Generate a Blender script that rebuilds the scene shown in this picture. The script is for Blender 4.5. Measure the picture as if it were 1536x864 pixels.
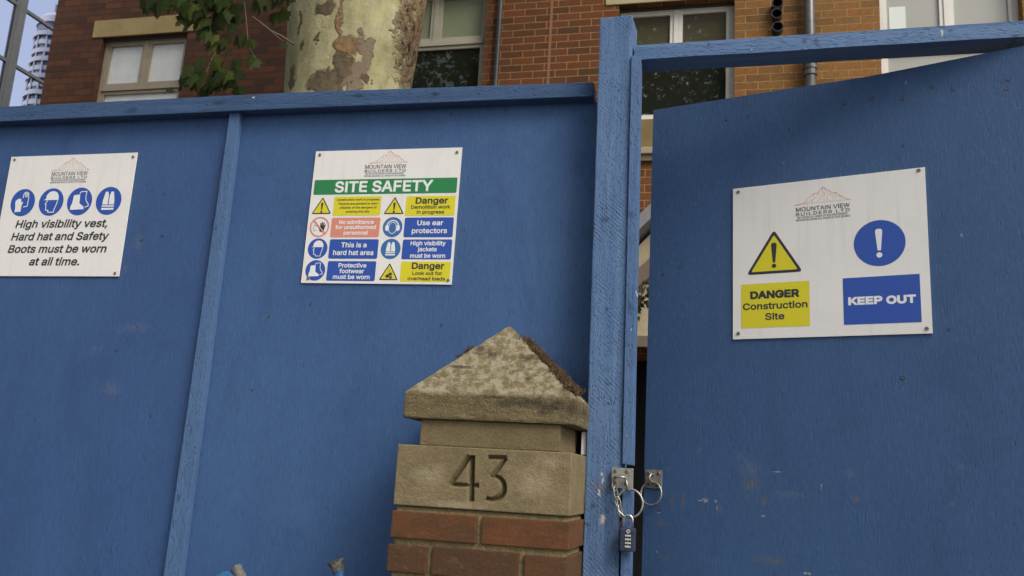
import bpy, bmesh, math, random
from mathutils import Vector, Matrix, noise
from mathutils.geometry import delaunay_2d_cdt

R = math.radians
random.seed(43)
S = bpy.context.scene
COL = S.collection
for _o in list(bpy.data.objects):
    bpy.data.objects.remove(_o)

# ------------------------------------------------------------------ camera
def make_camera():
    yaw, pitch, roll = R(14.0394), R(12.0236), R(3.3167)
    fwd = Vector((-math.sin(yaw) * math.cos(pitch), math.cos(yaw) * math.cos(pitch), math.sin(pitch)))
    r0 = Vector((math.cos(yaw), math.sin(yaw), 0))
    u0 = r0.cross(fwd)
    right = math.cos(roll) * r0 + math.sin(roll) * u0
    up = -math.sin(roll) * r0 + math.cos(roll) * u0
    m = Matrix((right, up, -fwd)).transposed().to_4x4()
    m.translation = (0, 0, 1.6)
    cam = bpy.data.cameras.new('camera')
    cam.lens, cam.sensor_width = 31.31, 36.0
    cam.clip_start, cam.clip_end = 0.05, 3000
    cam.dof.use_dof = True
    cam.dof.focus_distance = 2.5
    cam.dof.aperture_fstop = 9.0
    o = bpy.data.objects.new('camera', cam)
    o.matrix_world = m
    COL.objects.link(o)
    S.camera = o
make_camera()

# ------------------------------------------------------------------ daylight (overcast, brighter from the right)
SUN_EL, SUN_AZ = R(46), R(128)          # azimuth clockwise from +Y
def make_light():
    w = bpy.data.worlds.new('World')
    S.world = w
    w.use_nodes = True
    nt = w.node_tree
    nt.nodes.clear()
    sky = nt.nodes.new('ShaderNodeTexSky')
    sky.sky_type = 'NISHITA'
    sky.sun_disc = False
    sky.sun_elevation, sky.sun_rotation = SUN_EL, SUN_AZ
    sky.dust_density = 4.0
    hsv = nt.nodes.new('ShaderNodeHueSaturation')
    hsv.inputs['Saturation'].default_value = 0.50
    bg = nt.nodes.new('ShaderNodeBackground')
    bg.inputs['Strength'].default_value = 0.15
    out = nt.nodes.new('ShaderNodeOutputWorld')
    nt.links.new(sky.outputs[0], hsv.inputs['Color'])
    nt.links.new(hsv.outputs[0], bg.inputs['Color'])
    nt.links.new(bg.outputs[0], out.inputs['Surface'])
    l = bpy.data.lights.new('sun', 'SUN')
    l.energy, l.angle, l.color = 1.35, R(28), (1.0, 0.95, 0.87)
    o = bpy.data.objects.new('sun', l)
    d = Vector((math.sin(SUN_AZ) * math.cos(SUN_EL), math.cos(SUN_AZ) * math.cos(SUN_EL), math.sin(SUN_EL)))
    o.rotation_euler = d.to_track_quat('Z', 'Y').to_euler()
    o.location = d * 40
    COL.objects.link(o)
make_light()
S.view_settings.view_transform = 'Standard'
S.view_settings.look = 'None'
S.view_settings.exposure = 0.51
S.view_settings.gamma = 1.0
S.view_settings.use_curve_mapping = False
S.render.engine = 'CYCLES'
S.cycles.use_denoising = True
S.cycles.max_bounces = 6

# ------------------------------------------------------------------ object helpers
def thing(name, label, cat, loc=(0, 0, 0), rotz=0.0, group=None):
    o = bpy.data.objects.new(name, None)
    o.empty_display_size = 0.1
    COL.objects.link(o)
    o.location = loc
    o.rotation_euler = (0, 0, rotz)
    o['label'], o['category'] = label, cat
    if group:
        o['group'] = group
    return o

def part(name, src, mat, parent=None, world=True, smooth=False, label=None):
    """src: bmesh or mesh. world=True: vertices are in world space, shifted back under an unrotated parent."""
    if isinstance(src, bmesh.types.BMesh):
        me = bpy.data.meshes.new(name)
        src.to_mesh(me)
        src.free()
    else:
        me = src
        me.name = name
    mats = mat if isinstance(mat, (list, tuple)) else [mat]
    if not me.materials:
        for m in mats:
            me.materials.append(m)
    if smooth:
        me.polygons.foreach_set('use_smooth', [True] * len(me.polygons))
    o = bpy.data.objects.new(name, me)
    COL.objects.link(o)
    if parent:
        o.parent = parent
        if world:
            p = Vector((0, 0, 0))
            q = parent
            while q:
                p += q.location
                q = q.parent
            o.location = -p
    if label:
        o['label'] = label
    return o

def structure(name, bm, mat):
    o = part(name, bm, mat)
    o['kind'] = 'structure'
    return o

def box(bm, x0, x1, y0, y1, z0, z1, mi=0):
    v = [bm.verts.new((x, y, z)) for x in (x0, x1) for y in (y0, y1) for z in (z0, z1)]
    fs = [bm.faces.new([v[i] for i in f]) for f in ((0, 1, 3, 2), (4, 6, 7, 5), (0, 4, 5, 1), (2, 3, 7, 6), (0, 2, 6, 4), (1, 5, 7, 3))]
    for f in fs:
        f.material_index = mi
    return v

def hexa(bm, c):
    """c: 8 corners, front TL TR BR BL then back TL TR BR BL"""
    v = [bm.verts.new(p) for p in c]
    for f in ((0, 3, 2, 1), (4, 5, 6, 7), (0, 1, 5, 4), (2, 3, 7, 6), (1, 2, 6, 5), (0, 4, 7, 3)):
        bm.faces.new([v[i] for i in f])

def tube(bm, pts, rad, seg=10, cap=True, closed=False):
    pts = [Vector(p) for p in pts]
    n = len(pts)
    rads = rad if isinstance(rad, (list, tuple)) else [rad] * n
    rings = []
    ref = None
    for i, p in enumerate(pts):
        if closed:
            t = (pts[(i + 1) % n] - pts[i - 1]).normalized()
        else:
            t = (pts[min(i + 1, n - 1)] - pts[max(i - 1, 0)]).normalized()
        if ref is None:
            ref = t.orthogonal().normalized()
        ref = (ref - t * ref.dot(t)).normalized()
        b = t.cross(ref)
        rings.append([bm.verts.new(p + (ref * math.cos(a) + b * math.sin(a)) * rads[i]) for a in [2 * math.pi * k / seg for k in range(seg)]])
    for i in range(n if closed else n - 1):
        A, B = rings[i], rings[(i + 1) % n]
        off = 0
        if closed and i == n - 1:
            off = min(range(seg), key=lambda k: (A[0].co - B[k].co).length)
        for k in range(seg):
            bm.faces.new((A[k], A[(k + 1) % seg], B[(k + 1 + off) % seg], B[(k + off) % seg]))
    if cap and not closed:
        bm.faces.new(rings[0][::-1])
        bm.faces.new(rings[-1])

def bevel(bm, w, seg=2):
    bmesh.ops.remove_doubles(bm, verts=bm.verts, dist=1e-6)
    bmesh.ops.recalc_face_normals(bm, faces=bm.faces)
    bmesh.ops.bevel(bm, geom=[e for e in bm.edges], offset=w, segments=seg, profile=0.6, affect='EDGES', clamp_overlap=True)

def rough_up(bm, size, freq, seed=0.0):
    bmesh.ops.recalc_face_normals(bm, faces=bm.faces)
    bm.normal_update()
    o = Vector((seed, seed * 1.7, seed * 0.3))
    mv = [(v, v.normal * (noise.noise(v.co * freq + o) + 0.5 * noise.noise(v.co * freq * 2.7 + o)) * size) for v in bm.verts]
    for v, d in mv:
        v.co += d

# ------------------------------------------------------------------ material helpers
class M:
    def __init__(s, name, color=(0.5, 0.5, 0.5), rough=0.7, metal=0.0, spec=0.5):
        s.m = bpy.data.materials.new(name)
        s.m.use_nodes = True
        s.nt = s.m.node_tree
        s.b = s.nt.nodes['Principled BSDF']
        s.b.inputs['Roughness'].default_value = rough
        s.b.inputs['Metallic'].default_value = metal
        s.b.inputs['Specular IOR Level'].default_value = spec
        s.b.inputs['Base Color'].default_value = (*color, 1)
        s._co = None
    def n(s, typ, ins=None, **props):
        nd = s.nt.nodes.new('ShaderNode' + typ)
        for k, v in props.items():
            setattr(nd, k, v)
        for k, v in (ins or {}).items():
            s.put(nd.inputs[k], v)
        return nd
    def put(s, sock, v):
        if isinstance(v, bpy.types.NodeSocket):
            s.nt.links.new(v, sock)
        elif isinstance(v, bpy.types.Node):
            s.nt.links.new(v.outputs[0], sock)
        elif isinstance(v, (tuple, list)) and len(v) == 3 and sock.type == 'RGBA':
            sock.default_value = (*v, 1)
        else:
            sock.default_value = v
    def co(s):
        if s._co is None:
            s._co = s.n('TexCoord').outputs['Object']
        return s._co
    def vscale(s, sc, v=None, off=(0, 0, 0)):
        return s.n('Mapping', {'Vector': v or s.co(), 'Scale': sc, 'Location': off}).outputs[0]
    def noise(s, scale, vec=None, detail=4, rough=0.55, dist=0.0):
        return s.n('TexNoise', {'Vector': vec or s.co(), 'Scale': scale, 'Detail': detail, 'Roughness': rough, 'Distortion': dist}).outputs[0]
    def math(s, op, a, b=0.0, clamp=False):
        nd = s.n('Math', {0: a, 1: b}, operation=op)
        nd.use_clamp = clamp
        return nd.outputs[0]
    def rng(s, v, a, b, c=0.0, d=1.0, smooth=False):
        return s.n('MapRange', {'Value': v, 'From Min': a, 'From Max': b, 'To Min': c, 'To Max': d},
                   interpolation_type='SMOOTHSTEP' if smooth else 'LINEAR').outputs[0]
    def mix(s, f, a, b, blend='MIX'):
        nd = s.n('MixRGB', {'Fac': f, 'Color1': a, 'Color2': b}, blend_type=blend)
        return nd.outputs[0]
    def ramp(s, f, stops):
        nd = s.n('ValToRGB', {'Fac': f})
        cr = nd.color_ramp
        while len(cr.elements) < len(stops):
            cr.elements.new(0.5)
        for e, (p, c) in zip(cr.elements, stops):
            e.position = p
            e.color = (*c, 1)
        return nd.outputs[0]
    def ellipses(s, lst, breakup=0.5, scale=40, soft=0.5, axis='XZ', detail=5):
        """mask of noise-broken spots; lst of (x, z, rx, rz) in object space"""
        nz = s.noise(scale, detail=detail, rough=0.7)
        out = None
        for (cx, cz, rx, rz) in lst:
            sc = (1 / rx, 0.0, 1 / rz)
            of = (-cx / rx, 0.0, -cz / rz)
            L = s.n('VectorMath', {0: s.vscale(sc, off=of)}, operation='LENGTH').outputs['Value']
            L = s.math('ADD', L, s.math('MULTIPLY', s.math('SUBTRACT', nz, 0.5), breakup * 4))
            k = s.rng(L, 1.0, 1.0 - soft)
            out = k if out is None else s.math('MAXIMUM', out, k)
        return out
    def bump(s, h, strength=0.3, dist=0.01, normal=None):
        ins = {'Height': h, 'Strength': strength, 'Distance': dist}
        if normal is not None:
            ins['Normal'] = normal
        return s.n('Bump', ins).outputs[0]
    def set(s, color=None, rough=None, normal=None):
        if color is not None: s.put(s.b.inputs['Base Color'], color)
        if rough is not None: s.put(s.b.inputs['Roughness'], rough)
        if normal is not None: s.put(s.b.inputs['Normal'], normal)
        return s.m

def plain(name, color, rough=0.6, metal=0.0, spec=0.5):
    return M(name, color, rough, metal, spec).m

def ply_paint(name, base, light, seed, stains=(), chips=(), scuffs=()):
    m = M(name, rough=0.62, spec=0.35)
    v = m.vscale((1, 1, 1), off=(seed, 0, seed * 0.7))
    big = m.noise(1.7, v, 5, 0.6)
    streak = m.noise(1.0, m.vscale((9, 9, 1.1), off=(seed, 0, seed)), 4, 0.6)
    grain = m.noise(1.0, m.vscale((190, 190, 42), off=(seed, 0, seed)), 4, 0.7, 0.5)
    checks = m.n('TexNoise', {'Vector': m.vscale((270, 270, 30), off=(seed, 0, 2 * seed)), 'Scale': 1.0, 'Detail': 2.0, 'Roughness': 0.5}).outputs[0]
    dark = tuple(c * 0.80 for c in base)
    c = m.mix(m.rng(big, 0.3, 0.7), base, light)
    c = m.mix(m.math('MULTIPLY', m.rng(streak, 0.35, 0.75), 0.30), c, dark)
    c = m.mix(m.rng(checks, 0.62, 0.76, 0, 0.40), c, tuple(k * 0.45 for k in base))
    c = m.mix(m.rng(grain, 0.50, 0.80, 0, 0.42), c, tuple(min(1, k * 1.6 + 0.02) for k in base))
    c = m.mix(m.rng(grain, 0.48, 0.22, 0, 0.40), c, tuple(k * 0.6 for k in base))
    # patchy brushed-on coat
    coat = m.noise(6.0, m.vscale((1, 1, 0.45), off=(seed * 3, 0, 0)), 6, 0.7, 0.8)
    c = m.mix(m.rng(coat, 0.50, 0.68, 0, 0.45), c, dark)
    vo = m.n('TexVoronoi', {'Vector': m.vscale((1, 1, .6), off=(seed, 0, 0)), 'Scale': 17.0})
    few = m.math('GREATER_THAN', m.n('SeparateColor', {0: vo.outputs['Color']}).outputs[0], 0.86)
    nick = m.math('MULTIPLY', m.rng(vo.outputs['Distance'], 0.075, 0.045), few)
    c = m.mix(m.math('MULTIPLY', nick, 0.7), c, tuple(k * 0.25 for k in base))
    vp = m.n('TexVoronoi', {'Vector': m.vscale((1, 1, .5), off=(seed + 5, 0, 2)), 'Scale': 11.0})
    few = m.math('GREATER_THAN', m.n('SeparateColor', {0: vp.outputs['Color']}).outputs[1], 0.90)
    c = m.mix(m.math('MULTIPLY', m.math('MULTIPLY', m.rng(vp.outputs['Distance'], 0.035, 0.015), few), 0.6), c, (0.30, 0.30, 0.28))
    if stains:
        c = m.mix(m.math('MULTIPLY', m.ellipses(stains, 0.9, 55, 1.0), 0.6), c, (0.12, 0.11, 0.085))
    if scuffs:
        c = m.mix(m.math('MULTIPLY', m.ellipses(scuffs, 1.0, 110, 1.0), 0.17), c, (0.20, 0.21, 0.23))
    if chips:
        c = m.mix(m.math('MULTIPLY', m.ellipses(chips, 1.2, 170, 0.7), 0.75), c, (0.36, 0.33, 0.29))
    h = m.math('ADD', m.math('MULTIPLY', grain, 0.6), m.math('MULTIPLY', m.rng(checks, 0.62, 0.8), -1.2))
    nrm = m.bump(h, 0.7, 0.0022)
    nrm = m.bump(m.noise(7.0, m.vscale((1, 1, 0.6)), 3), 0.25, 0.004, nrm)
    return m.set(c, m.rng(coat, 0.3, 0.7, 0.5, 0.72), nrm)

def sawn_paint(name, base, light, axis='Z', seed=0.0, saw=0.0, stains=(), chips=(), knots=()):
    """painted rough-sawn softwood, grain along axis"""
    m = M(name, rough=0.7, spec=0.3)
    sc = {'Z': (260, 260, 9), 'X': (9, 260, 260)}[axis]
    sc2 = {'Z': (60, 60, 2.2), 'X': (2.2, 60, 60)}[axis]
    grain = m.noise(1.0, m.vscale(sc, off=(seed, seed, seed)), 4, 0.6, 0.6)
    band = m.noise(1.0, m.vscale(sc2, off=(seed, 0, seed)), 5, 0.65, 0.8)
    big = m.noise(5.0, m.vscale((1, 1, 1), off=(seed, 0, 0)), 4)
    c = m.mix(m.rng(band, 0.3, 0.7), base, light)
    c = m.mix(m.rng(big, 0.55, 0.75, 0, 0.45), c, tuple(k * 0.72 for k in base))
    crack = m.noise(1.0, m.vscale({'Z': (340, 340, 95), 'X': (70, 300, 300)}[axis], off=(seed * 2, 0, 0)), 2, 0.55)
    c = m.mix(m.rng(crack, 0.54, 0.74, 0, 0.42 if axis == 'Z' else 0.2), c, tuple(k * 0.35 for k in base))
    vo = m.n('TexVoronoi', {'Vector': m.vscale((1, 1, .6), off=(seed, 0, 0)), 'Scale': 17.0})
    few = m.math('GREATER_THAN', m.n('SeparateColor', {0: vo.outputs['Color']}).outputs[0], 0.86)
    nick = m.math('MULTIPLY', m.rng(vo.outputs['Distance'], 0.075, 0.045), few)
    c = m.mix(m.math('MULTIPLY', nick, 0.7), c, tuple(k * 0.25 for k in base))
    vp = m.n('TexVoronoi', {'Vector': m.vscale((1, 1, .5), off=(seed + 5, 0, 2)), 'Scale': 11.0})
    few = m.math('GREATER_THAN', m.n('SeparateColor', {0: vp.outputs['Color']}).outputs[1], 0.90)
    c = m.mix(m.math('MULTIPLY', m.math('MULTIPLY', m.rng(vp.outputs['Distance'], 0.035, 0.015), few), 0.6), c, (0.30, 0.30, 0.28))
    if stains:
        c = m.mix(m.math('MULTIPLY', m.ellipses(stains, 0.8, 60), 0.55), c, (0.16, 0.13, 0.10))
    if knots:
        c = m.mix(m.math('MULTIPLY', m.ellipses(knots, 0.5, 50, 0.9), 0.75), c, tuple(k * 0.35 for k in base))
    if chips:
        c = m.mix(m.ellipses(chips, 0.9, 150, 0.5), c, (0.50, 0.47, 0.41))
    h = m.math('ADD', m.math('MULTIPLY', grain, 0.8), m.math('MULTIPLY', m.rng(crack, 0.54, 0.76), -1.4))
    if saw:
        w = m.n('TexWave', {'Vector': m.n('Mapping', {'Vector': m.co(), 'Rotation': (0, R(-42), 0)}).outputs[0], 'Scale': 36.0, 'Distortion': 2.6, 'Detail': 3.0, 'Detail Scale': 1.6},
                wave_type='BANDS', bands_direction='Z').outputs['Fac']
        where = m.rng(m.noise(9.0, detail=3), 0.45, 0.6)
        h = m.math('ADD', h, m.math('MULTIPLY', m.math('MULTIPLY', w, where), saw))
        c = m.mix(m.math('MULTIPLY', m.rng(w, 0.16, 0.0), m.math('MULTIPLY', where, 0.55)), c, tuple(k * 0.5 for k in base))
    return m.set(c, None, m.bump(h, 0.7, 0.0022))

BLUE, BLUE_L = (0.033, 0.083, 0.203), (0.050, 0.113, 0.246)
TIM, TIM_L = (0.060, 0.122, 0.252), (0.110, 0.188, 0.322)

# ------------------------------------------------------------------ ground
def build_ground():
    m = M('paving', rough=0.9)
    br = m.n('TexBrick', {'Vector': m.co(), 'Scale': 1.0, 'Color1': (0.11, 0.105, 0.095), 'Color2': (0.145, 0.14, 0.13), 'Mortar': (0.06, 0.055, 0.05),
                          'Mortar Size': 0.006, 'Brick Width': 0.6, 'Row Height': 0.45})
    c = m.mix(m.rng(m.noise(3.0, detail=6), 0.3, 0.7, 0, 0.5), br.outputs['Color'], (0.08, 0.075, 0.07))
    pav = m.set(c, None, m.bump(m.noise(60, detail=3), 0.3, 0.004))
    a = M('asphalt', (0.05, 0.05, 0.05), 0.9)
    asph = a.set(a.mix(a.rng(a.noise(200, detail=2), 0.4, 0.7), (0.04, 0.04, 0.042), (0.075, 0.075, 0.073)), None, a.bump(a.noise(300), 0.4, 0.004))
    e = M('yard_soil', rough=0.95)
    soil = e.set(e.mix(e.rng(e.noise(8, detail=8, rough=0.7), 0.35, 0.65), (0.075, 0.06, 0.045), (0.16, 0.14, 0.11)), None, e.bump(e.noise(25, detail=6), 0.6, 0.02))
    bm = bmesh.new()
    box(bm, -400, 400, -400, 400, -1.0, -0.13)
    structure('ground', bm, asph)
    bm = bmesh.new()
    box(bm, -60, 60, -1.9, 2.62, -0.5, 0.0)
    structure('pavement', bm, pav)
    bm = bmesh.new()
    box(bm, -60, 60, 2.622, 30, -0.5, -0.004)
    structure('site_ground', bm, soil)
    bm = bmesh.new()
    box(bm, -60, 60, -2.06, -1.902, -0.5, 0.004)
    structure('kerb', bm, plain('kerb_stone', (0.28, 0.27, 0.25), 0.85))
build_ground()

# ------------------------------------------------------------------ brick building
WY = 7.9          # face of the brick wall
OPEN = [          # x0, x1, z0, z1 of the window openings
    (-6.922, -5.830, 4.55, 6.212),
    (-3.550, -2.407, 4.55, 6.520),
    (-1.063, 0.033, 4.965, 6.172),
    (1.310, 2.478, 4.60, 6.560)]
DOOR = (-1.3, 0.4, 0.0, 2.70)

def brick_material():
    m = M('brick_wall', rough=0.85, spec=0.25)
    sep = m.n('SeparateXYZ', {0: m.co()})
    nx = m.math('ABSOLUTE', m.n('SeparateXYZ', {0: m.n('NewGeometry').outputs['Normal']}).outputs[0])
    side = m.math('GREATER_THAN', nx, 0.5)
    u = m.n('Mix', {0: side, 2: sep.outputs[0], 3: sep.outputs[1]}, data_type='FLOAT').outputs[0]
    wob = m.math('MULTIPLY', m.math('SUBTRACT', m.noise(14, detail=2), 0.5), 0.006)
    vec = m.n('CombineXYZ', {0: m.math('ADD', u, 0.092), 1: m.math('ADD', m.math('ADD', sep.outputs[2], 0.030), wob), 2: 0.0}).outputs[0]
    br = m.n('TexBrick', {'Vector': vec, 'Scale': 1.0, 'Color1': (0, 0, 0), 'Color2': (1, 1, 1), 'Mortar': (0.5, 0.5, 0.5), 'Mortar Size': 0.0042,
                          'Mortar Smooth': 0.25, 'Bias': 0.0, 'Brick Width': 0.225, 'Row Height': 0.075}, offset=0.5)
    val = m.n('SeparateColor', {0: br.outputs['Color']}).outputs[0]
    val = m.math('ADD', val, m.math('MULTIPLY', m.math('SUBTRACT', m.noise(7, detail=4), 0.5), 0.5), clamp=True)
    red = m.ramp(val, [(0.0, (0.0496, 0.0260, 0.0170)), (0.35, (0.0920, 0.0360, 0.0187)), (0.7, (0.1200, 0.0460, 0.0221)), (1.0, (0.0840, 0.0400, 0.0238))])
    org = m.ramp(val, [(0.0, (0.0732, 0.0339, 0.0125)), (0.3, (0.1273, 0.0427, 0.0125)), (0.7, (0.1559, 0.0492, 0.0132)), (1.0, (0.1018, 0.0410, 0.0132))])
    buf = m.ramp(val, [(0.0, (0.1600, 0.0896, 0.0266)), (0.35, (0.2280, 0.1181, 0.0322)), (0.65, (0.2640, 0.1146, 0.0300)), (1.0, (0.1920, 0.1074, 0.0322))])
    x = sep.outputs[0]
    c = m.mix(m.rng(x, -3.9, -1.8, smooth=True), red, org)
    c = m.mix(m.rng(m.math('ADD', x, m.math('MULTIPLY', m.math('SUBTRACT', val, 0.5), 0.8)), -1.1, 0.9, smooth=True), c, buf)
    c = m.mix(m.rng(m.noise(55, detail=5, rough=0.7), 0.42, 0.75, 0, 0.6), c, (0.06, 0.036, 0.024))
    mort = m.mix(m.rng(x, -4.0, -1.6, smooth=True), (0.030, 0.019, 0.014), (0.36, 0.215, 0.085))
    mort = m.mix(m.rng(m.noise(22, detail=4), 0.4, 0.7), mort, m.mix(0.5, mort, (0.09, 0.06, 0.04)))
    c = m.mix(br.outputs['Fac'], c, mort)
    h = m.math('ADD', m.math('MULTIPLY', br.outputs['Fac'], -1.0), m.math('MULTIPLY', m.noise(90, detail=4), 0.35))
    return m.set(c, None, m.bump(h, 0.7, 0.008))

def stone_material(name, a, b, grime=(0.10, 0.08, 0.055), amount=0.35):
    m = M(name, rough=0.9, spec=0.2)
    c = m.mix(m.rng(m.noise(6, detail=6, rough=0.65), 0.3, 0.7), a, b)
    c = m.mix(m.rng(m.noise(28, detail=6, rough=0.75), 0.52, 0.75, 0, amount), c, grime)
    return m.set(c, None, m.bump(m.noise(120, detail=5), 0.35, 0.003))

def wood_material(name, a, b, dirt=(0.14, 0.11, 0.08), amt=0.35):
    m = M(name, rough=0.55)
    c = m.mix(m.noise(5, m.vscale((1, 1, 2.0)), 4), a, b)
    c = m.mix(m.rng(m.noise(30, detail=6, rough=0.75), 0.55, 0.75, 0, amt), c, dirt)
    return m.set(c, None, m.bump(m.noise(80), 0.2, 0.002))

def glass_dark(name, base, rough=0.03, spots=0.0, wav=0.05):
    m = M(name, base, rough, 0.0, 0.6)
    c = base
    if spots:
        sp = m.n('TexVoronoi', {'Vector': m.vscale((1, 1, 1.3), off=(0.3, 0, 0.2)), 'Scale': 9.0}, feature='F1').outputs['Distance']
        k = m.math('MULTIPLY', m.rng(m.noise(46, detail=6, rough=0.8), 0.55, 0.63), m.rng(sp, 0.42, 0.16))
        c = m.mix(m.math('MULTIPLY', k, spots), m.mix(m.noise(3, detail=3), base, tuple(q * 1.5 for q in base)), (0.42, 0.45, 0.40))  # reflected glints painted into the glass colour as pale blobs
        m.put(m.b.inputs['Roughness'], m.rng(k, 0, 1, rough, 0.6))
    return m.set(c, None, m.bump(m.noise(3.0, detail=1), wav, 0.05))

def white_film(name):
    """whitewashed pane: white film with ragged brushed edges"""
    m = M(name, rough=0.35, spec=0.5)
    n1 = m.noise(5.0, None, 6, 0.6)
    c = m.mix(m.rng(n1, 0.42, 0.85, 0, 0.7), (0.62, 0.64, 0.62), (0.42, 0.44, 0.42))
    return m.set(c, None, m.bump(n1, 0.05, 0.004))

def window(parent, x0, x1, z0, z1, zt, frame_m, top_m, low_m, mull_low=False, sill_m=None, rec=0.11):
    """timber casement: outer frame, two top lights over a transom, one wide lower light"""
    y = WY + rec
    bm = bmesh.new()
    fw, d = 0.042, 0.07
    box(bm, x0 + .001, x0 + fw, y, y + d, z0, z1 - .001)
    box(bm, x1 - fw, x1 - .001, y, y + d, z0, z1 - .001)
    box(bm, x0 + fw, x1 - fw, y, y + d, z1 - fw, z1 - .001)
    box(bm, x0 + fw, x1 - fw, y, y + d, z0, z0 + 0.06)
    box(bm, x0 + fw, x1 - fw, y - 0.012, y + d, zt - 0.028, zt + 0.028)           # transom
    xm = (x0 + x1) / 2
    box(bm, xm - 0.024, xm + 0.024, y - 0.004, y + d, zt + 0.028, z1 - fw)        # mullion
    fr = part('window', bm, frame_m, parent)
    # opening sashes standing 6 mm proud
    bm = bmesh.new()
    sw = 0.034
    def sash(a, b, c, e):
        yy = y + 0.006
        box(bm, a, a + sw, yy, yy + 0.05, c, e)
        box(bm, b - sw, b, yy, yy + 0.05, c, e)
        box(bm, a + sw, b - sw, yy, yy + 0.05, c, c + sw)
        box(bm, a + sw, b - sw, yy, yy + 0.05, e - sw, e)
        return a + sw, b - sw, c + sw, e - sw
    g = [sash(x0 + fw + .002, xm - .026, zt + .030, z1 - fw - .002), sash(xm + .026, x1 - fw - .002, zt + .030, z1 - fw - .002)]
    lo = sash(x0 + fw + .002, x1 - fw - .002, z0 + .062, zt - .032)
    part('sash', bm, frame_m, fr)
    bm = bmesh.new()
    for a, b, c, e in g:
        box(bm, a - .004, b + .004, y + 0.030, y + 0.036, c - .004, e + .004)
    part('top_pane', bm, top_m, fr)
    bm = bmesh.new()
    a, b, c, e = lo
    box(bm, a - .004, b + .004, y + 0.030, y + 0.036, c - .004, e + .004)
    part('lower_pane', bm, low_m, fr)
    if sill_m:
        bm = bmesh.new()
        box(bm, x0 - 0.08, x1 + 0.08, WY - 0.05, y - .001, z0 - 0.09, z0 - .002)
        bevel(bm, 0.006)
        part('sill', bm, sill_m, fr)
    return fr

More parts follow.
